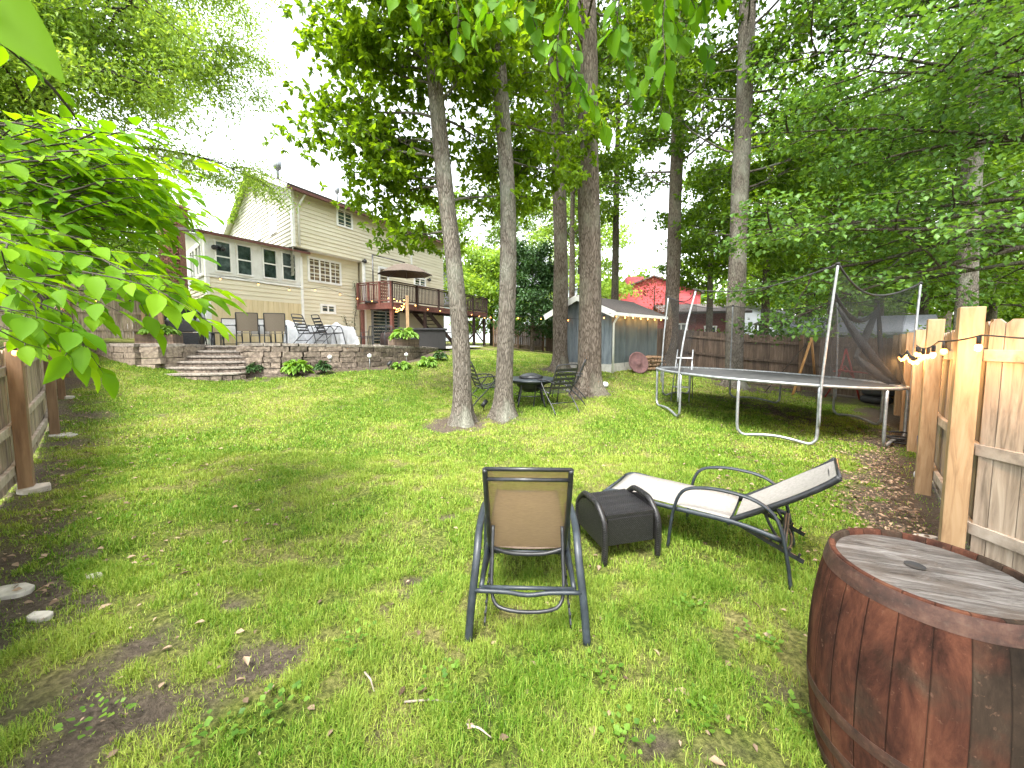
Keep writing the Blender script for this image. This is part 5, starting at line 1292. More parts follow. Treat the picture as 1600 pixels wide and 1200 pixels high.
def planter(label, px, Y, w, d, h, seed, leaf, rz=.3):
    x, y, z = pat(px, Y); r = thing('planter_box', label, 'planter', (x,y,z+.03), rz); s_local[0] = True
    for s in (-1,1):
        m = MB()
        for k in range(3): m.box((0,s*d/2,h*(k+.5)/3), (w,.025,h/3-.006))
        m.build('side_board', M['fence_brown'], r)
        m = MB()
        for k in range(3): m.box((s*w/2,0,h*(k+.5)/3), (.025,d-.03,h/3-.006))
        m.build('end_board', M['fence_brown'], r)
    MB().box((0,0,h-.05), (w-.03,d-.03,.05)).build('soil_fill', M['soil'], r); s_local[0] = False
    return x, y, z+h
x, y, z = planter('dark wooden planter box at the left end of the block wall', 250, 10.9, .9, .45, .3, 1, 'leaf_hosta', .25)
hosta('hosta_plant', 'bright green hosta filling the planter box left of the steps', (x,y,z), .75, .28, 150, 4, size=.22)
x, y, z = planter('grey planter box at the right end of the patio holding the wooden post', 631, 13.6, .95, .45, .28, 2, 'leaf_hosta', .7)
hosta('hosta_plant', 'bright green hosta in the planter around the foot of the wooden post', (x,y,z), .8, .42, 150, 5, size=.26)
def post(label, px, pyt, Y, w=.09, m='cedar_new', z0=None):
    p = at(px, pyt, Y); z0 = (gz(p.x,p.y) if z0 is None else z0)-.2
    o = MB().box((p.x,p.y,(p.z+z0)/2), (w,w,p.z-z0), rz=.4).build('wooden_post', M[m], bevel=.006); tag(o, label, 'post'); return p
pA = post('tall square timber post holding string lights beside the grill', 247, 428, 12.4, .12, z0=1.4)
pB = post('tall square timber post standing in the right planter box', 636, 462, 13.7, .1, z0=1.25)
# plants in the bed below the wall
for i, (px, py, n, r, h, lf, sz, lab) in enumerate(((401,580,420,.5,.42,'leaf_shrub',.09,'dark green leafy shrub at the foot of the wall beside the steps'),(464,578,110,.55,.36,'leaf_hosta',.25,'large light green hosta below the wall, between two dark shrubs'),(505,577,260,.38,.36,'leaf_shrub',.1,'small mid green shrub next to the large light hosta'),(626,569,80,.45,.2,'leaf_hosta',.2,'flat green hosta beside the black garden spotlight'),(668,565,110,.5,.28,'leaf_hosta',.2,'green hosta near the right end of the block wall'),(688,556,120,.45,.34,'leaf_shrub',.14,'dark hosta clump closest to the deck posts'))):
    p = gp(px, py+7); hosta('garden_plant', lab, (p.x,p.y,p.z), r, h, n, 20+i, lf, sz)
sl1 = None
for px, py, gy, lab in ((424,556,574,'solar globe light on a stake behind the dark shrub by the steps'),(516,558,577,'solar globe light on a stake beside the small mid green shrub'),(578,556,580,'solar globe light on a stake before the bare middle of the wall'),(635,554,568,'solar globe light on a stake above the flat green hosta')):
    g = gp(px, gy); t = thing('garden_light', lab, 'garden light', tuple(g), 0, 'solar globe lights along the wall'); z = z_at(py, g.y)
    MB().sphere((g.x,g.y,z), .06).build('globe', M['plastic_white'], t); MB().tube([tuple(g),(g.x,g.y,z-.05)], .008, 5).build('stake', M['galvanised'], t)
for px, py, lab in ((608,577,'small black garden spotlight aimed at the block wall'),(756,643,'small black garden spotlight on the ground between the paired trunks')):
    g = gp(px, py); t = thing('spotlight', lab, 'spotlight', tuple(g)); MB().tube([tuple(g), tuple(g+Vector((0,0,.14)))], .01, 6).build('stake', M['black_metal'], t)
    MB().tube([tuple(g+Vector((-.03,-.04,.12))), tuple(g+Vector((.05,.05,.22)))], [.05,.045], 12).build('lamp_head', M['black_metal'], t)
# stones
for px, py, w, d, h, lab in ((96,622,.42,.2,.06,'long pale flat stone lying beside the farthest left fence post'),(98,681,.36,.2,.05,'pale flat stone at the foot of the second left fence post'),(54,764,.3,.22,.06,'pale broken slab at the foot of the left fence post in front'),(12,926,.3,.14,.02,'large pale flat stone cut off by the photo edge'),(64,967,.13,.07,.03,'small whitish flake of stone on the bare soil'),(945,606,.2,.2,.2,'round white rock beside the thick-trunked oak'),(148,906,.1,.06,.04,'small grey stone in the grass'),(1446,842,.2,.1,.05,'pale stone on the leaf litter beside the right fence')):
    g = gp(px, py); q = random.Random(px); n = 9; m = MB(); r0 = [q.uniform(.8,1.15) for _ in range(n)]
    if h > .1: m.sphere((g.x,g.y,g.z+h*.4), w/2, 12, 8, (1,.9,.8)); 
    else:
        pol = [(g.x+w/2*r0[k]*math.cos(6.283*k/n), g.y+d/2*r0[k]*math.sin(6.283*k/n)) for k in range(n)]; m.prism(pol, g.z-.03, [g.z+h*.6*q.uniform(.4,1.1) for _ in range(n)])
    o = m.build('flat_stone' if h < .1 else 'rock', M['stone_pale'] if h < .1 else M['plastic_white'], bevel=.008 if h < .1 else 0); tag(o, lab, 'stone' if h < .1 else 'rock')
# fallen sticks
for x0, y0, x1, y1, lab in ((632,1105,712,1110,'pale dead stick lying in the grass below the lounger legs'),(728,1145,768,1160,'short pale stick on the bare soil patch'),(570,1062,585,1092,'thin brown curled stick left of the tan lounger')):
    a, b = gp(x0,y0), gp(x1,y1); o = MB().tube([a+Vector((0,0,.018)), a.lerp(b,.5)+Vector((.004,.006,.024)), b+Vector((0,0,.016))], [.005,.0045,.002], 6).build('stick', M['rail_pale']); tag(o, lab, 'stick')

# ------------------------------------------------------------------ play frames and tyres by the back fence
f = thing('swing_frame', 'yellow wooden A-frame leaning beside the back fence', 'frame', tuple(gp(1240,600)))
a, b, c = at(1268,528,12.0), at(1240,594,11.6), at(1196,598,11.8); b.z = gz(b.x,b.y)+.0; c = Vector((c.x,c.y,gz(c.x,c.y))); d = at(1278,560,12.6); d.z = gz(d.x,d.y)
MB().tube([tuple(a), tuple(b)], .035, 6).build('leg', M['yellow_wood'], f); MB().tube([tuple(a), tuple(d)], .035, 6).build('leg', M['yellow_wood'], f); MB().tube([tuple(a), tuple(c)], .012, 5).build('guy_rope', M['twig'], f)
f = thing('play_frame', 'red metal A-shaped play frame seen through the net', 'frame', tuple(gp(1320,600)))
pA1, pA2 = at(1322,545,11.2), at(1326,545,11.0)
for x0, Y in ((1303,11.3),(1345,11.0)):
    b = at(x0,600,Y); b.z = gz(b.x,b.y); MB().tube([tuple(pA1), tuple(b)], .025, 6).build('leg', M['red_metal'], f)
    MB().tube([tuple(pA1.lerp(b, .45)+Vector((.25,0,0))), tuple(pA1.lerp(b, .45)-Vector((.2,0,0)))], .018, 6).build('rung', M['red_metal'], f)
for x0 in (1290, 1358): b = at(x0,600,11.4); b.z = gz(b.x,b.y); MB().tube([tuple(pA1-Vector((0,0,.5))), tuple(b)], .02, 6).build('brace', M['red_metal'], f)
a1, a2 = at(1308,578,11.2), at(1372,585,10.8); MB().tube([tuple(a1), tuple(a2)], .022, 6).build('cross_bar', M['red_metal'], f)
g = gp(1378,640); g = Vector((10.05,10.5,gz(10.05,10.5)))
for k in range(3):
    m = MB(); cc = g+Vector((.02*k,-.02*k,.11+.215*k)); n = 20
    m.tube([cc+Vector((.24*math.cos(6.283*i/n),.24*math.sin(6.283*i/n),0)) for i in range(n)], .105, 10, closed=True)
    o = m.build('tyre', M['rubber']); tag(o, ['black tyre at the bottom of the stack behind the trampoline','black tyre in the middle of the stack behind the trampoline','black tyre on top of the stack behind the trampoline'][k], 'tyre', 'tyres stacked behind the trampoline')
hz = thing('garden_hose', 'grey hose coiled at the foot of the right fence', 'hose', tuple(gp(1410,690)))
g = gp(1412,697); pts = [g+Vector((.17*math.cos(t*.5)*(1+.02*t),.17*math.sin(t*.5),.03+.006*t)) for t in range(30)]; MB().tube(pts, .016, 6).build('coil', M['rubber'], hz)
g = gp(1434,748); bw_ = thing('watering_wand', 'blue and white watering wand propped against the right fence', 'garden tool', tuple(g))
MB().tube([tuple(g+Vector((0,0,.03))), tuple(g+Vector((.1,.12,.5)))], .016, 7).build('handle', mat('blue_plastic', (.02,.05,.15), s=9, rough=.4), bw_); MB().sphere(g+Vector((-.02,-.03,.05)), .05, sq=(1,1,1.3)).build('nozzle', M['plastic_white'], bw_)

# ------------------------------------------------------------------ string lights
NB = [0]
def string(label, pts, bulbs_per=None, gap=.55, sag=.12, drop=.06, r=.022, glow=0, every=2):
    root = thing('string_lights', label, 'string lights', tuple(pts[0]), 0, 'warm bulb string lights'); P_ = []
    for i in range(len(pts)-1):
        a, b = Vector(pts[i]), Vector(pts[i+1]); n = 10; s = sag*(b-a).length/2
        for k in range(n): t = k/n; P_.append(a.lerp(b, t)-Vector((0,0,4*s*t*(1-t)*.5)))
    P_.append(Vector(pts[-1])); MB().tube(P_, .006, 5, caps=False).build('cable', M['rubber'], root)
    d = gap*.4; acc = 0
    for i in range(len(P_)-1):
        L = (P_[i+1]-P_[i]).length
        while acc+L >= d:
            q = P_[i].lerp(P_[i+1], (d-acc)/L)
            sk_ = MB().tube([q, q-Vector((0,0,drop))], .013, 7).build('socket', M['rubber'], root)
            MB().sphere(q-Vector((0,0,drop+r*.9)), r, 10, 7, (1,1,1.25)).build('bulb', M['bulb'], sk_); NB[0] += 1; d += gap
            if glow and NB[0]%every == 0:
                ld_ = bpy.data.lights.new('bulb_light', 'POINT'); ld_.energy = glow; ld_.color = (1,.5,.16); ld_.shadow_soft_size = .03
                lo_ = bpy.data.objects.new('bulb_light', ld_); COL.objects.link(lo_); lo_.location = q-Vector((0,0,drop+.05))
        acc += L
    return root
def fpt(s, h, off=.12):
    t = 0
    for i in range(len(RFL)-1):
        a = Vector((*RFL[i],0)); b = Vector((*RFL[i+1],0)); L = (b-a).length
        if s <= t+L: d = (b-a)/L; q = a+d*(s-t)+Vector((-d.y,d.x,0))*off; return (q.x, q.y, gz(q.x,q.y)+h)
        t += L
ps = rf_posts
string('warm bulb string along the top of the right fence, tied to the new posts', [fpt(ps[1],1.66,.26), fpt(ps[2]-.1,1.66,.26), fpt(ps[2]+.1,1.62,.26), fpt(ps[3]-.1,1.62,.26), fpt(ps[3]+.15,1.55,.2), fpt(ps[4],1.6,.26), fpt(ps[5],1.5,.26)], gap=.33, sag=.12, glow=3.2, every=2)
q = C0+su*.0-sv_*(.22+.09); z = ze-.22*k-.0
eave = [tuple(C0+su*t-sv_*.17+Vector((0,0,ze-.12))) for t in (-.25, 1.1, 2.3, SL+.2)]
string('warm bulb string fixed under the right eave of the shed', eave, gap=.55, sag=.03, glow=1.3, every=1)
string('warm bulb string across the gable front of the shed', [tuple(C0-su*.3-sv_*.15+Vector((0,0,ze-.1))), tuple(C0-su*.14+sv_*1.0+Vector((0,0,ze-.25))), tuple(C0-su*.14+sv_*(SW)+Vector((0,0,ze-.05)))], gap=.75, sag=.1)
sh = tuple(C0-su*.15+sv_*(SW)+Vector((0,0,ze-.05)))
string('long warm bulb string hanging from the shed across to the deck', [sh, at(812,494,15.5), at(776,490,17), at(742,488,22.5)], gap=1.5, sag=.12)
string('warm bulb string running along the front of the deck to the planter post', [at(742,488,22.5), at(700,487,18.5), at(683,480,17.2), at(660,478,15.5), at(636,464,13.6)], gap=1.5, sag=.12)
string('warm bulb cluster looped under the near corner of the deck', [at(632,470,13.65), at(625,478,16.5), at(615,477,17.8), at(618,484,17.6), at(628,474,16.0)], gap=.4, sag=.2, glow=3, every=2)
string('warm bulb string along the side rail of the deck', [at(634,464,13.6), at(612,461,17.8), at(590,468,18.3), at(568,466,18.7)], gap=1.1, sag=.12)
string('warm bulb string across the front of the sunroom', [pA+Vector((0,0,-.03)), at(366,432,13.9), at(420,444,14.6), at(470,452,15.8), at(508,448,16.8), at(545,462,17.5), at(566,464,18.7)], gap=1.15, sag=.06)
lq = [Vector((q_.x, q_.y, q_.z+1.47)) for q_ in lp]
string('warm bulb string along the left fence, glowing among the big leaves', [lq[0]+Vector((1.6,-1.8,-.05)), lq[0]+Vector((.1,0,.03)), lq[1]+Vector((.1,0,.05)), lq[2]+Vector((.1,0,.1)), lq[3]+Vector((.1,0,.1)), pA+Vector((0,0,-.1))], gap=.6, sag=.08, glow=2, every=3)

# ------------------------------------------------------------------ neighbours' buildings beyond the fences
def nb_house(label, c, w, d, z0, ze_, zr, rz, wallm, roofm, wins=(), name='neighbour_house', gable_front=True, chim=None, ovh=.35):
    r = thing(name, label, 'house', (c[0],c[1],z0), rz); s_local[0] = True; z0_ = 0; e = ze_-z0; t = zr-z0
    m = MB(); m.prism([(-w/2,-d/2),(w/2,-d/2),(w/2,d/2),(-w/2,d/2)], 0, e, .5)
    if gable_front: m.add([(-w/2,-d/2,e),(w/2,-d/2,e),(0,-d/2,t),(-w/2,d/2,e),(w/2,d/2,e),(0,d/2,t)], [(0,1,2),(3,5,4)], .5)
    else: m.add([(-w/2,-d/2,e),(-w/2,d/2,e),(-w/2,0,t),(w/2,-d/2,e),(w/2,d/2,e),(w/2,0,t)], [(0,2,1),(3,4,5)], .5)
    m.build('wall', M[wallm], r)
    rf = MB(); o_ = ovh
    if gable_front:
        k = (t-e)/(w/2); rf.slab([(-w/2-o_,-d/2-o_,e-o_*k),(0,-d/2-o_,t),(0,d/2+o_,t),(-w/2-o_,d/2+o_,e-o_*k)][::-1], .15); rf.slab([(w/2+o_,-d/2-o_,e-o_*k),(0,-d/2-o_,t),(0,d/2+o_,t),(w/2+o_,d/2+o_,e-o_*k)], .15)
    else:
        k = (t-e)/(d/2); rf.slab([(-w/2-o_,-d/2-o_,e-o_*k),(w/2+o_,-d/2-o_,e-o_*k),(w/2+o_,0,t),(-w/2-o_,0,t)], .15); rf.slab([(-w/2-o_,d/2+o_,e-o_*k),(w/2+o_,d/2+o_,e-o_*k),(w/2+o_,0,t),(-w/2-o_,0,t)][::-1], .15)
    rf.build('roof', M[roofm], r)
    for x, z, ww, hh in wins:
        fm = MB()
        for zz in (z-hh/2, z+hh/2): fm.box((x,-d/2-.03,zz), (ww+.14,.08,.1))
        for xx in (x-ww/2, x, x+ww/2): fm.box((xx,-d/2-.03,z), (.09,.07,hh-.1))
        fo = fm.build('window', M['paint_white'], r); MB().box((x,-d/2-.01,z), (ww,.04,hh)).build('pane', M['glass_dark'], fo)
    if chim: MB().box((chim[0],chim[1],chim[2]-z0-1.2), (1.1,.7,3.4)).build('chimney', M['brick'], r)
    s_local[0] = False; return r
M['red_siding'] = mat('red_siding', (.52,.075,.085), (.45,.055,.065), (.57,.1,.11), sc=(.2,.2,4), s=4, rough=.7, bmp=.1)
M['red_brick'] = mat('red_brick', (.17,.05,.042), (.1,.03,.028), (.24,.08,.065), s=14, rough=.85, bmp=.4)
M['white_siding'] = mat('white_siding', (.55,.6,.68), (.5,.55,.62), s=3, rough=.6)
M['grey_siding'] = mat('grey_siding', (.2,.25,.26), (.15,.19,.2), (.25,.3,.31), sc=(.1,.1,9), s=3, rough=.7, bmp=.2)
c = at(1040,500,40); nb_house('tall bright red gabled house beyond the back fence', (c.x-.6,c.y+3), 9.0, 6, 0, z_at(456,40), z_at(430,40), R(-14), 'red_siding', 'shingle', [(1.6,3.4,1.0,1.3),(-2.2,3.2,1.0,1.3)])
c = at(990,480,41.5); o = MB().box((c.x,c.y,(z_at(455,41)+z_at(487,41))/2), (1.7,1.0,z_at(455,41)-z_at(487,41)+3)).build('chimney_stack', M['red_siding']); tag(o, 'square red chimney stack left of the bright red gabled house', 'chimney')
c = at(1085,500,30); nb_house('low dark red brick house with porch beyond the back fence', (c.x,c.y), 5.2, 6, -.2, z_at(492,30), z_at(478,30), R(-15), 'red_brick', 'shingle', [(.5,2.0,.7,1.1),(-1.4,2.0,.8,1.5)], gable_front=False)
c = at(1140,500,34); nb_house('pale blue-white house beyond the back fence near the sixth trunk', (c.x+.4,c.y), 5.0, 6, -.3, z_at(492,34), z_at(476,34), R(-10), 'white_siding', 'shingle_grey', [], gable_front=True)
c = at(1350,520,20.5); nb_house('low grey-sided outbuilding behind the back fence, right of the torn net', (c.x+.2,c.y+1), 5.6, 4.5, -.4, z_at(519,18), z_at(496,19.5), R(-42), 'grey_siding', 'shingle_grey', [], gable_front=False)
c = at(735,450,44); nb_house('grey-roofed house behind the deck end, half hidden by leaves', (c.x+1.5,c.y+2), 16, 9, .6, z_at(470,41), z_at(408,44), R(-28), 'white_siding', 'shingle_grey', [], gable_front=False)
c = at(830,440,62); nb_house('distant grey-roofed house seen between the second and third trunks', (c.x,c.y+2), 18, 9, 0, z_at(450,60), z_at(402,62), R(-8), 'white_siding', 'shingle_grey', [], gable_front=False)
# gazebo beyond the fence
c = at(1207,515,24); gz0 = -.1; gb = thing('gazebo', 'small open gazebo with a shingled roof beyond the back fence', 'gazebo', (c.x,c.y,gz0), .2); zt_ = z_at(507,24)-gz0; s_local[0] = True
MB().lathe((0,0,0), [(1.15,zt_),(1.1,zt_+.05),(.35,zt_+.45),(.0,zt_+.62)], 6, smooth=False).build('roof', M['shingle'], gb)
for k in range(6): a = k*math.pi/3; MB().box((.92*math.cos(a),.92*math.sin(a),zt_/2), (.09,.09,zt_)).build('pillar', M['deck_dark'], gb)
m = MB()
for k in range(6): a, a2 = k*math.pi/3, (k+1)*math.pi/3; m.bar((.92*math.cos(a),.92*math.sin(a),1.0),(.92*math.cos(a2),.92*math.sin(a2),1.0),.05,.06)
m.build('railing', M['deck_dark'], gb); s_local[0] = False
# ------------------------------------------------------------------ the trees of the yard
def tpts(lst, Y, base):
    """trunk points surveyed at photo columns; base is the ground point"""
    out = [tuple(Vector((base[0], base[1], gz(base[0], base[1])-.06)))]
    for px, py in lst: out.append(tuple(at(px, py, Y)))
    a, b = Vector(out[-2]), Vector(out[-1]); d = (b-a).normalized()
    return out, d
def up_to(pts, d, z):
    p = Vector(pts[-1])
    if p.z < z: pts = pts+[tuple(p+d*((z-p.z)/max(d.z, .5)))]
    return pts
YT = [
 ('slender leaning oak with pale bark, leftmost of the paired trunks', [(722,560),(711,430),(697,310),(685,190),(674,70)], 7.3, (-.95,7.3), .175, .12, 10.5, 'bark_light', 5, 'leaf_oak',
  [dict(n=17, z0=3.9, z1=9.8, R=2.2, arc=(-100, 60), up=.25, subs=8, tw=4, top=.8), dict(n=11, z0=5.6, z1=9.5, R=1.7, arc=(110, 250), up=.2, subs=7, tw=4, top=.9), (3.6,-55,1.7,.1,6), (4.4,-60,2.3,.25,7), (5.6,-85,2.3,.3,8), (4.9,-80,2.5,.15,8), (7,-70,2.1,.4,8)], 15),
 ('tall straight oak with pale bark, right of the leaning one', [(790,540),(793,430),(793,300),(784,170),(777,60)], 7.65, (-.17,7.65), .18, .12, 10.5, 'bark_light', 6, 'leaf_oak',
  [dict(n=14, z0=5.0, z1=9.8, R=2.8, arc=(-80, 60), up=.25, subs=8, tw=4, top=.8), (5.0,20,2.4,.3,7), dict(n=10, z0=6.6, z1=9.6, R=1.7, arc=(110, 250), up=.2, subs=7, tw=4, top=.9)], 15),
 ('grey-brown oak trunk standing in front of the left shed corner', [(876,470),(876,380),(873,260),(869,130)], 13, (1.62,13), .25, .19, 15.5, 'bark_mid', 7, 'leaf_oak_deep',
  [dict(n=17, z0=7.2, z1=14, R=3.8, arc=(-180, 180), up=.25, subs=8, tw=4, top=.8)], 13),
 ('thick rough-barked oak in front of the shed, the stoutest trunk', [(921,500),(922,400),(920,280),(918,150),(916,30)], 9.7, (1.97,9.75), .29, .22, 12.5, 'bark_mid', 8, 'leaf_oak',
  [dict(n=14, z0=8.4, z1=12.4, R=3.4, arc=(-180, 180), up=.25, subs=8, tw=4, top=.8)], 14),
 ('oak trunk right of the shed in front of the back fence, forked high up', [(1049,500),(1053,400),(1056,280),(1060,170)], 15.3, (6.35,15.4), .28, .2, 16, 'bark_mid', 9, 'leaf_oak_deep',
  [dict(n=20, z0=7.8, z1=16, R=4.2, arc=(-60, 180), up=.3, subs=8, tw=4, top=.8), (7.4,-75,2.5,.55,5), (6.2,20,2.2,.3,4)], 13),
 ('tall oak trunk behind the trampoline mat, standing before the back fence', [(1149,500),(1153,400),(1158,250),(1164,120),(1168,20)], 12.5, (7.25,12.5), .27, .21, 14.5, 'bark_light', 10, 'leaf_oak_deep',
  [dict(n=26, z0=4.4, z1=14, R=4.2, arc=(-40, 200), up=.22, subs=8, tw=4, top=.8), (7.4,-70,3.0,.3,7), (9,-60,3.0,.3,7), (4.6,70,3,.15,7)], 14),
 ('grey oak trunk beyond the right fence, above the bright new posts', [(1507,520),(1513,400),(1520,230),(1530,60)], 14, (16.6,14), .3, .24, 16, 'bark_light', 11, 'leaf_oak_deep',
  [dict(n=20, z0=6.5, z1=16, R=4.6, arc=(-180, 180), up=.25, subs=8, tw=4, top=.8)], 11),
]
for lab, pl, Y, base, r0, r1, zt_, bark, seed, leaf, limbs, per in YT:
    pts, d = tpts(pl, Y, base); pts = up_to(pts, d, zt_)
    tree(lab, pts, r0, r1, limbs, seed, bark, leaf, 24 if Y < 11 else 20, .13 if Y < 11 else .165, .2, .45, group='oaks of the yard', droop=.2, width=.62, ros=6 if Y < 11 else 5)
def btree(label, px, Y, r, z0, z1, Rr, n, seed, leaf='leaf_far', per=12, size=.2, bark='bark_mid', name='broadleaf_tree', tw=4, subs=7, spread=.38, lean=0, arc=None, top=.6, up=.2, group='trees beyond the fences', upn=.4, droop=-.2, flat=.5, X=None):
    p = at(px, 500, Y); x = p.x if X is None else X; g = gz(x, Y) if abs(x) < 16 and Y < 27 else gz(max(-16, min(16, x)), min(Y, 27))
    pts = [(x, Y, g-.2), (x+lean*.3, Y, g+z1*.3), (x+lean*.6, Y+.1, g+z1*.6), (x+lean, Y, z1*.97)]
    L = dict(n=n, z0=z0, z1=z1*.96, R=Rr, top=top, up=up, subs=subs, tw=tw, droop=droop, flat=flat)
    if arc: L['arc'] = arc
    return tree(label, pts, r, r*.35, [L], seed, bark, leaf, per, size, spread, upn, name=name, group=group, flare=False)
BT = [
 ('slim dark trunk with leafy crown seen above the shed roof', 960, 20, .22, 9.5, 17, 3.2, 12, 21),
 ('slim trunk with leafy crown between the third and fourth oaks', 893, 21, .19, 6.5, 16, 3.4, 16, 22),
 ('dark low-branched tree in front of the far fence, left of the shed', 832, 24.5, .14, 1.8, 7, 2.3, 24, 23),
 ('pale green small tree beyond the deck end', 768, 31, .16, 2.2, 8, 3.0, 22, 24),
 ('tall leafy tree far behind the deck', 690, 44, .3, 5, 17, 5.5, 22, 25),
 ('broad tall tree far behind the second oak', 800, 48, .3, 7, 20, 6, 24, 26),
 ('bushy tree far behind the shed', 905, 38, .28, 4, 17, 5, 22, 27),
 ('leafy tree beyond the back fence, left of the tall oak', 1108, 21.5, .2, 4.4, 11, 2.6, 22, 28),
 ('leafy tree beyond the back fence, just right of the tall oak', 1195, 21, .24, 3.6, 14, 4.0, 26, 29),
 ('dense tree beyond the gazebo', 1262, 30, .3, 3.2, 17, 5.5, 28, 30),
 ('dense tree beyond the fence, behind the trampoline pole', 1300, 19, .25, 3.6, 11, 3.8, 26, 31),
 ('dense tree over the grey outbuilding', 1372, 26, .3, 3.6, 17, 5.5, 28, 32),
 ('dense tree behind the outbuilding, nearer the corner posts', 1440, 20, .25, 3.0, 13, 4.2, 28, 33),
 ('slim pale trunk beside the large grey oak beyond the right fence', 1548, 21, .22, 3.0, 17, 4.6, 26, 34),
 ('dense tree at the far right beyond the fence', 1625, 17, .25, 2.6, 13, 4.6, 28, 35),
 ('leafy tree deep in the woods right of centre', 1230, 42, .3, 3, 24, 7, 26, 36),
 ('leafy tree deep in the woods behind the grey oak', 1480, 36, .3, 3, 24, 7.5, 28, 37),
 ('leafy tree deep in the woods behind the corner of the yard', 1345, 44, .3, 3, 26, 8, 28, 38),
]
for i, b in enumerate(BT):
    lf = {23:'leaf_shrub', 24:'leaf_locust', 30:'leaf_far', 28:'leaf_oak_deep', 29:'leaf_oak', 27:'leaf_locust', 25:'leaf_oak', 36:'leaf_oak'}.get(b[8], 'leaf_far' if i%2 else 'leaf_oak_deep')
    Y = b[2]; btree(*b, leaf=lf, size=.2 if Y < 27 else .3, per=15 if Y < 27 else 14, spread=.26 if Y < 27 else .42, bark='bark_dark' if i%3 == 0 else 'bark_mid')
# red-leaved small tree by the red house, twiggy
btree('small reddish-leaved tree in front of the bright red house', 1022, 26, .08, 2.4, 5.2, 1.6, 9, 41, 'leaf_red', 6, .15, name='red_leaved_tree', tw=3, subs=4)
# maple reaching over the right fence
mp = tree('dark green layered maple reaching over the right fence from outside', [(11.8,7.2,-.3),(11.7,7.3,3),(11.5,7.3,6),(11.4,7.2,10)], .2, .08,
  [dict(n=16, z0=3.4, z1=9.5, R=6.2, arc=(-115, -25), up=.08, subs=10, tw=5, top=.85, flat=.12, droop=-.12, lift=-.1, sub=.36), dict(n=12, z0=3.3, z1=9.5, R=4.5, arc=(-30, 200), up=.1, subs=7, tw=4, flat=.12, top=.8), (3.6,-80,6.2,.02,11), (4.1,-62,6.4,.05,11), (3.2,-50,5.2,.0,9)],
  51, 'bark_dark', 'leaf_maple', 20, .105, .17, .85, 'maple_tree', width=.85)
# feathery tree on the left, ivy-clad companions
lt = tree('tall feathery light green tree beyond the left fence', [(-12.6,10.4,.9),(-12.4,10.4,4),(-12.1,10.4,8),(-11.9,10.5,13)], .26, .1,
  [dict(n=26, z0=6.3, z1=13, R=5.1, arc=(40, 165), up=.35, subs=10, tw=6, top=.85, droop=-.5, lift=-.5, flat=.8, sub=.35), dict(n=8, z0=5.5, z1=13, R=4.5, arc=(165, 400), up=.3, subs=7, tw=4, top=.8, droop=-.4, lift=-.3)],
  61, 'bark_dark', 'leaf_locust', 52, .1, .28, .35, 'locust_tree', width=.5)
btree('dark ivy-wrapped tree at the left edge beyond the fence', 30, 9.0, .2, 3.4, 8.4, 2.3, 24, 62, 'leaf_ivy', 48, .1, 'bark_dark', 'ivy_clad_tree', 5, 7, .25, X=-13.2)
btree('leafy tree behind the left fence, below the feathery one', 150, 16, .2, 2.6, 8.0, 3.4, 24, 63, 'leaf_oak_deep', 16, .14, 'bark_dark', spread=.3)
btree('dense tree behind the chimney', 230, 25, .22, 2.2, 10, 4, 24, 64, 'leaf_far', 12, .18, 'bark_dark', spread=.35)
btree('dense tree at the far left beyond the fence', -40, 13, .2, 2.2, 10, 3.6, 24, 65, 'leaf_ivy', 16, .13, 'bark_dark', spread=.3)
# far woods closing the horizon: one mass nobody could count
q = np.random.RandomState(77); Cs = []
for k in range(520):
    a = R(q.uniform(-62, 75)); D = q.uniform(62, 95); x, y = D*math.sin(a), D*math.cos(a)
    if -.78 < x/y < -.42 : h = q.uniform(1, 4)
    else: h = q.uniform(1, 13)
    Cs.append((x, y, h, q.uniform(2.0, 3.6)))
Cs = np.array(Cs); n = 150; N = len(Cs)*n
dv = q.normal(0, 1, (N, 3)); dv /= np.linalg.norm(dv, axis=1, keepdims=True); C = np.repeat(Cs[:,:3], n, 0)+dv*np.repeat(Cs[:,3], n)[:,None]*(q.rand(N, 1)**.4)*np.array([1,1,.8])
V, F = leafset(C, .5+.5*q.rand(N), q.normal(0,1,(N,3)), dv+np.array([0,0,.6]), .8, .1, .15)
o = np_mesh('distant_woods', V, F, M['leaf_far'], np.repeat(q.rand(N), 2)); tag(o, 'unbroken green woods far beyond the neighbouring houses', 'woods', kind='stuff')
# undergrowth along the back of the fence
Cs = [(px, Y) for px in range(1060, 1700, 16) for Y in (15+ (1600-px)*.012+q.rand()*3,)]
C = []
for px, Y in Cs:
    p = at(px, 500, Y); r = .9; m = 150; dv = q.normal(0,1,(m,3)); dv /= np.linalg.norm(dv, axis=1, keepdims=True); C.append(np.array([p.x, Y, .9+q.rand()*.6])+dv*r*(q.rand(m,1)**.4)*np.array([1,1,.9]))
C = np.concatenate(C); N = len(C); V, F = leafset(C, .14+.08*q.rand(N), q.normal(0,1,(N,3)), q.normal(0,.5,(N,3))+np.array([0,0,.8]), .6, .1, .15)
o = np_mesh('undergrowth', V, F, M['leaf_far'], np.repeat(q.rand(N), 2)); tag(o, 'tangled green undergrowth behind the back fence', 'undergrowth', kind='stuff')

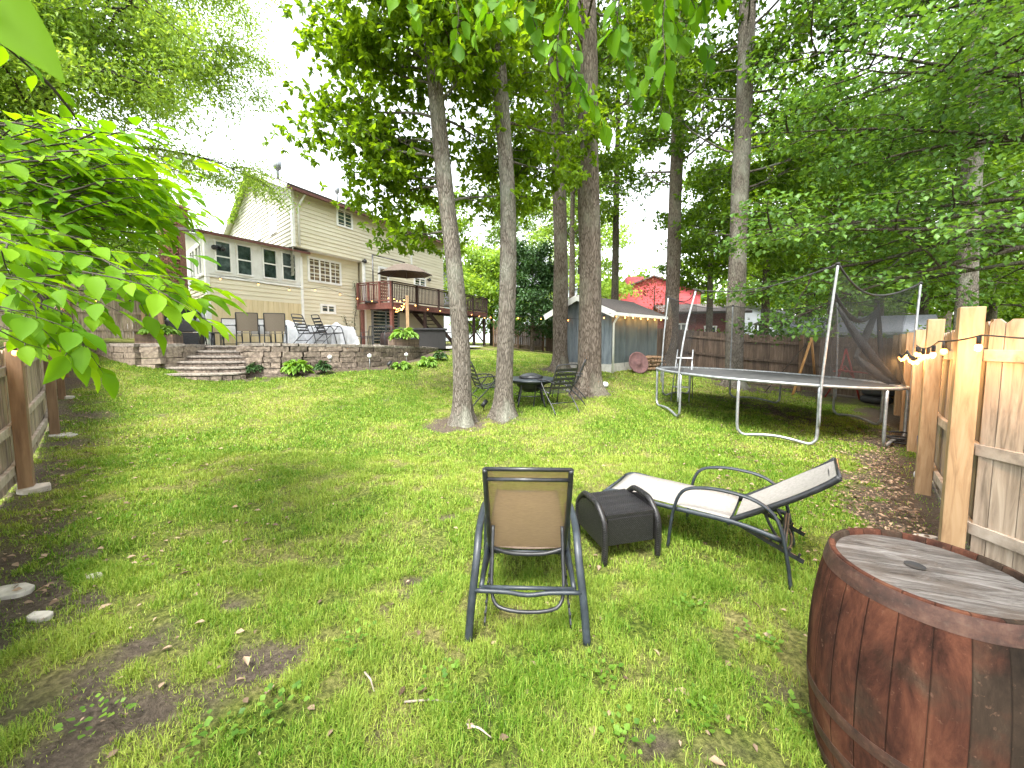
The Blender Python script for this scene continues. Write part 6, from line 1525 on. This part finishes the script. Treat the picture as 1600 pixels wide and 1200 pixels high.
# ------------------------------------------------------------------ branches close to the camera
def bigleaves(C, L, ax, nrm, width=.55, curl=.18, rs=rs):
    """smooth pointed leaves with a midrib fold, 6 stations x 3 points"""
    n = len(C); ax = ax/np.linalg.norm(ax, axis=1, keepdims=True); sd_ = np.cross(ax, nrm); sd_ /= np.maximum(np.linalg.norm(sd_, axis=1, keepdims=True), 1e-6); up = np.cross(sd_, ax)
    st = [(0,.02),(.12,.5),(.3,.92),(.5,1),(.72,.72),(.88,.34),(1.0,.02)]; V = np.empty((n, len(st)*3, 3)); L = L[:,None]; cu = (curl*(.4+1.2*rs.rand(n)))[:,None]; wv = rs.rand(n)[:,None]*6.28
    for i, (t, w) in enumerate(st):
        mid = C+ax*L*t-up*L*cu*t*t
        rip = .018*np.sin(wv+i*1.7)
        V[:,3*i] = mid-sd_*L*width*.5*w+up*L*(.1*w+rip); V[:,3*i+1] = mid; V[:,3*i+2] = mid+sd_*L*width*.5*w+up*L*(.1*w-rip)
    k = len(st)*3; b0 = np.arange(n)*k; F = []
    for i in range(len(st)-1):
        for j in (0, 1): F.append(np.stack([b0+3*i+j, b0+3*i+j+1, b0+3*i+4+j, b0+3*i+3+j], 1))
    return V.reshape(-1, 3), np.stack(F, 1).reshape(-1, 4), 2*(len(st)-1)
def twigs(name, label, list_, seed, size, leafm, extra=None, width=.55, cat='branch', hang=.35, step=.075):
    r = random.Random(seed); q = np.random.RandomState(seed); root = thing(name, label, cat, tuple(list_[0][0])); wood = MB(); C, AX, NM, TT = [], [], [], []
    for a, b, rad in list_:
        a, b = Vector(a), Vector(b); L = (b-a).length; m = max(3, int(L/.12)); P_ = [a.lerp(b, i/m)+Vector((r.gauss(0,.012), r.gauss(0,.012), .1*L*math.sin(math.pi*i/m)*.6+r.gauss(0,.01))) for i in range(m+1)]
        wood.tube(P_, [rad*(1-.75*i/m) for i in range(m+1)], 6)
        d = (b-a).normalized(); sidev = Vector((0,0,1)).cross(d)
        if sidev.length < .3: sidev = Vector((1,0,0))
        sidev.normalize(); k = 0; s = step*.5; tn = r.random()
        while s < L:
            f = s/L*m; i = min(int(f), m-1); p = P_[i].lerp(P_[i+1], f-i); sg = 1 if k%2 else -1
            ax = d*.75+sidev*sg*.85+Vector((r.gauss(0,.2), r.gauss(0,.2), -hang+r.gauss(0,.22)))
            q0 = p+ax.normalized()*.02; wood.tube([p, q0], .0018, 4)
            C.append(tuple(q0)); AX.append(tuple(ax)); NM.append((r.gauss(0,.3), r.gauss(0,.3), 1)); TT.append(min(1, max(0, tn*.6+r.random()*.5))); s += step*r.uniform(.6,1.3); k += 1
        C.append(tuple(P_[-1])); AX.append(tuple(d+Vector((0,0,-hang)))); NM.append((r.gauss(0,.2), r.gauss(0,.2), 1)); TT.append(tn)
    if extra: extra(wood)
    wood.build('stems', M['twig'], root); n = len(C)
    V, F, k = bigleaves(np.array(C), size*(.6+.65*q.rand(n)), np.array(AX), np.array(NM), width)
    np_mesh('foliage', V, F, M[leafm], np.repeat(np.array(TT), k), root, smooth=True); return root
r = random.Random(99); lst = []
for i in range(120):   # the body of the sapling, 2 to 3.4 m away
    Y = r.uniform(2.0, 3.5); t = r.random(); x0 = r.uniform(-90, 90); y0 = 200+185*t+r.uniform(-20,20); L = r.uniform(90, 190)
    x1 = min(x0+L, 215+130*(1-abs(t-.55))-r.uniform(0,40)); lst.append((at(x0, y0, Y*.97), at(x1, y0+r.uniform(-35,45)-10, Y), .006))
for i in range(60): Y = r.uniform(2.3, 3.4); x0 = r.uniform(60, 190); y0 = r.uniform(215, 330); lst.append((at(x0, y0, Y), at(x0+r.uniform(70,150), y0+r.uniform(10,75), Y+.1), .004))
for x0, y0, x1, y1, Y in ((-40,330,150,388,1.9),(-40,380,260,440,1.8),(-60,430,200,492,1.6),(-60,470,120,520,1.5),(20,440,345,452,1.8),(60,410,300,400,2.0),(-40,400,110,560,1.6),(150,455,340,470,1.9),(60,470,165,585,1.7),(130,420,335,505,1.7),(-60,360,120,420,1.7),(-30,500,80,545,1.6),(40,360,240,370,2.2),(100,350,300,345,2.4),(-50,420,60,450,1.5)):
    lst.append((at(x0,y0,Y), at(x1,y1,Y*1.05), .0035))
    for k in range(4): Y2 = Y*r.uniform(1.05,1.4); lst.append((at(x0+r.uniform(-10,60),y0+r.uniform(-30,25),Y2), at(x0+(x1-x0)*r.uniform(.6,1)+r.uniform(-20,20),y0+(y1-y0)*.9+r.uniform(-35,30),Y2*1.05), .003))
for i in range(80):
    Y = r.uniform(2.2,3.4); x0 = r.uniform(-70,80); y0 = r.uniform(190,330); lst.append((at(x0,y0,Y), at(x0+r.uniform(60,150),y0+r.uniform(-15,30),Y), .004))
tk = [(-3.2,2.0,-.05),(-3.15,2.05,1.0),(-3.05,2.15,2.1),(-2.95,2.3,3.4)]
lst += [(Vector(tk[1]), at(-60,330,2.2), .02), (Vector(tk[2]), at(60,290,2.6), .018), (Vector(tk[2]), at(20,390,1.6), .012), (Vector(tk[3]), at(160,240,2.9), .015)]
twigs('leafy_sapling', 'young tree with big bright green pointed leaves filling the left edge', lst, 5, .12, 'leaf_near', lambda w: w.tube(bend(tk), .045, 8), cat='tree', width=.5)
rt = thing('leafy_branch', 'single large bright leaf hanging into the top left corner', 'branch', tuple(at(-60,-70,.62)))
MB().tube(bend([(-3.0,2.2,3.0),(-1.6,1.1,2.55),tuple(at(-95,-85,.62)),tuple(at(-74,-62,.62))], 6), [.01]*18+[.0016], 5).build('stems', M['twig'], rt)
a_, b_ = np.array([tuple(at(-74,-62,.62))]), np.array([tuple(at(50,72,.64))])
V, F, k = bigleaves(a_, np.array([.19]), b_-a_, np.array([[.45,-1.0,.25]]), .44, .06)
np_mesh('leaf_blade', V, F, M['leaf_near'], np.full(k, .55), rt, smooth=True)
lst = []
for x0, y0, x1, y1, Y in ((1035,-70,1040,175,2.1),(1010,-60,1062,60,2.3),(870,-70,905,150,2.2),(930,-80,1000,150,2.4),(690,-60,722,65,2.3),(730,-70,790,30,2.2),(620,-60,655,30,2.5),(800,-70,850,70,2.1),(960,-60,1120,-5,2.2),(1060,-70,1108,85,2.3),(840,-60,760,20,2.0),(900,-60,870,95,1.9),(980,-60,960,40,1.9),(1075,-80,1010,120,2.5),(660,-70,610,0,2.2),(870,60,945,195,2.3),(780,-60,745,45,2.4),(1130,-60,1090,20,2.2)):
    lst.append((at(x0,y0,Y), at(x1,y1,Y), .004))
lm = lambda w: (w.tube(bend([(.8,-3.2,4.3),(1.2,-.6,4.5),(.9,1.6,4.3),(0,2.4,4.15),(-.9,2.5,4.2)]), [.05]*10+[.03]*11, 8))
twigs('overhanging_branch', 'overhanging branch with drooping green leaves at the top centre', lst, 9, .1, 'leaf_near_deep', lm, .62, hang=.6, step=.036)
print('BULBS', NB[0], 'POLYS', sum(len(o.data.polygons) for o in COL.objects if o.type == 'MESH'))
tree('broad unseen tree added behind the camera whose low boughs shade the near lawn', [(.9,-3.3,-.1),(.85,-3.3,2),(.8,-3.2,4.2),(.7,-3.1,8)], .22, .1,  # out of view; crown placed and sized to darken the near lawn
  [dict(n=14, z0=4.3, z1=7.6, R=4.4, arc=(-180, 180), up=.12, subs=8, tw=4, top=.85, flat=.3, droop=-.05), (4.3,-25,4.0,.05,9), (4.4,20,3.9,.05,9)], 71, 'bark_light', 'leaf_oak', 16, .13, .2, .5, 'oak_tree', ros=5)
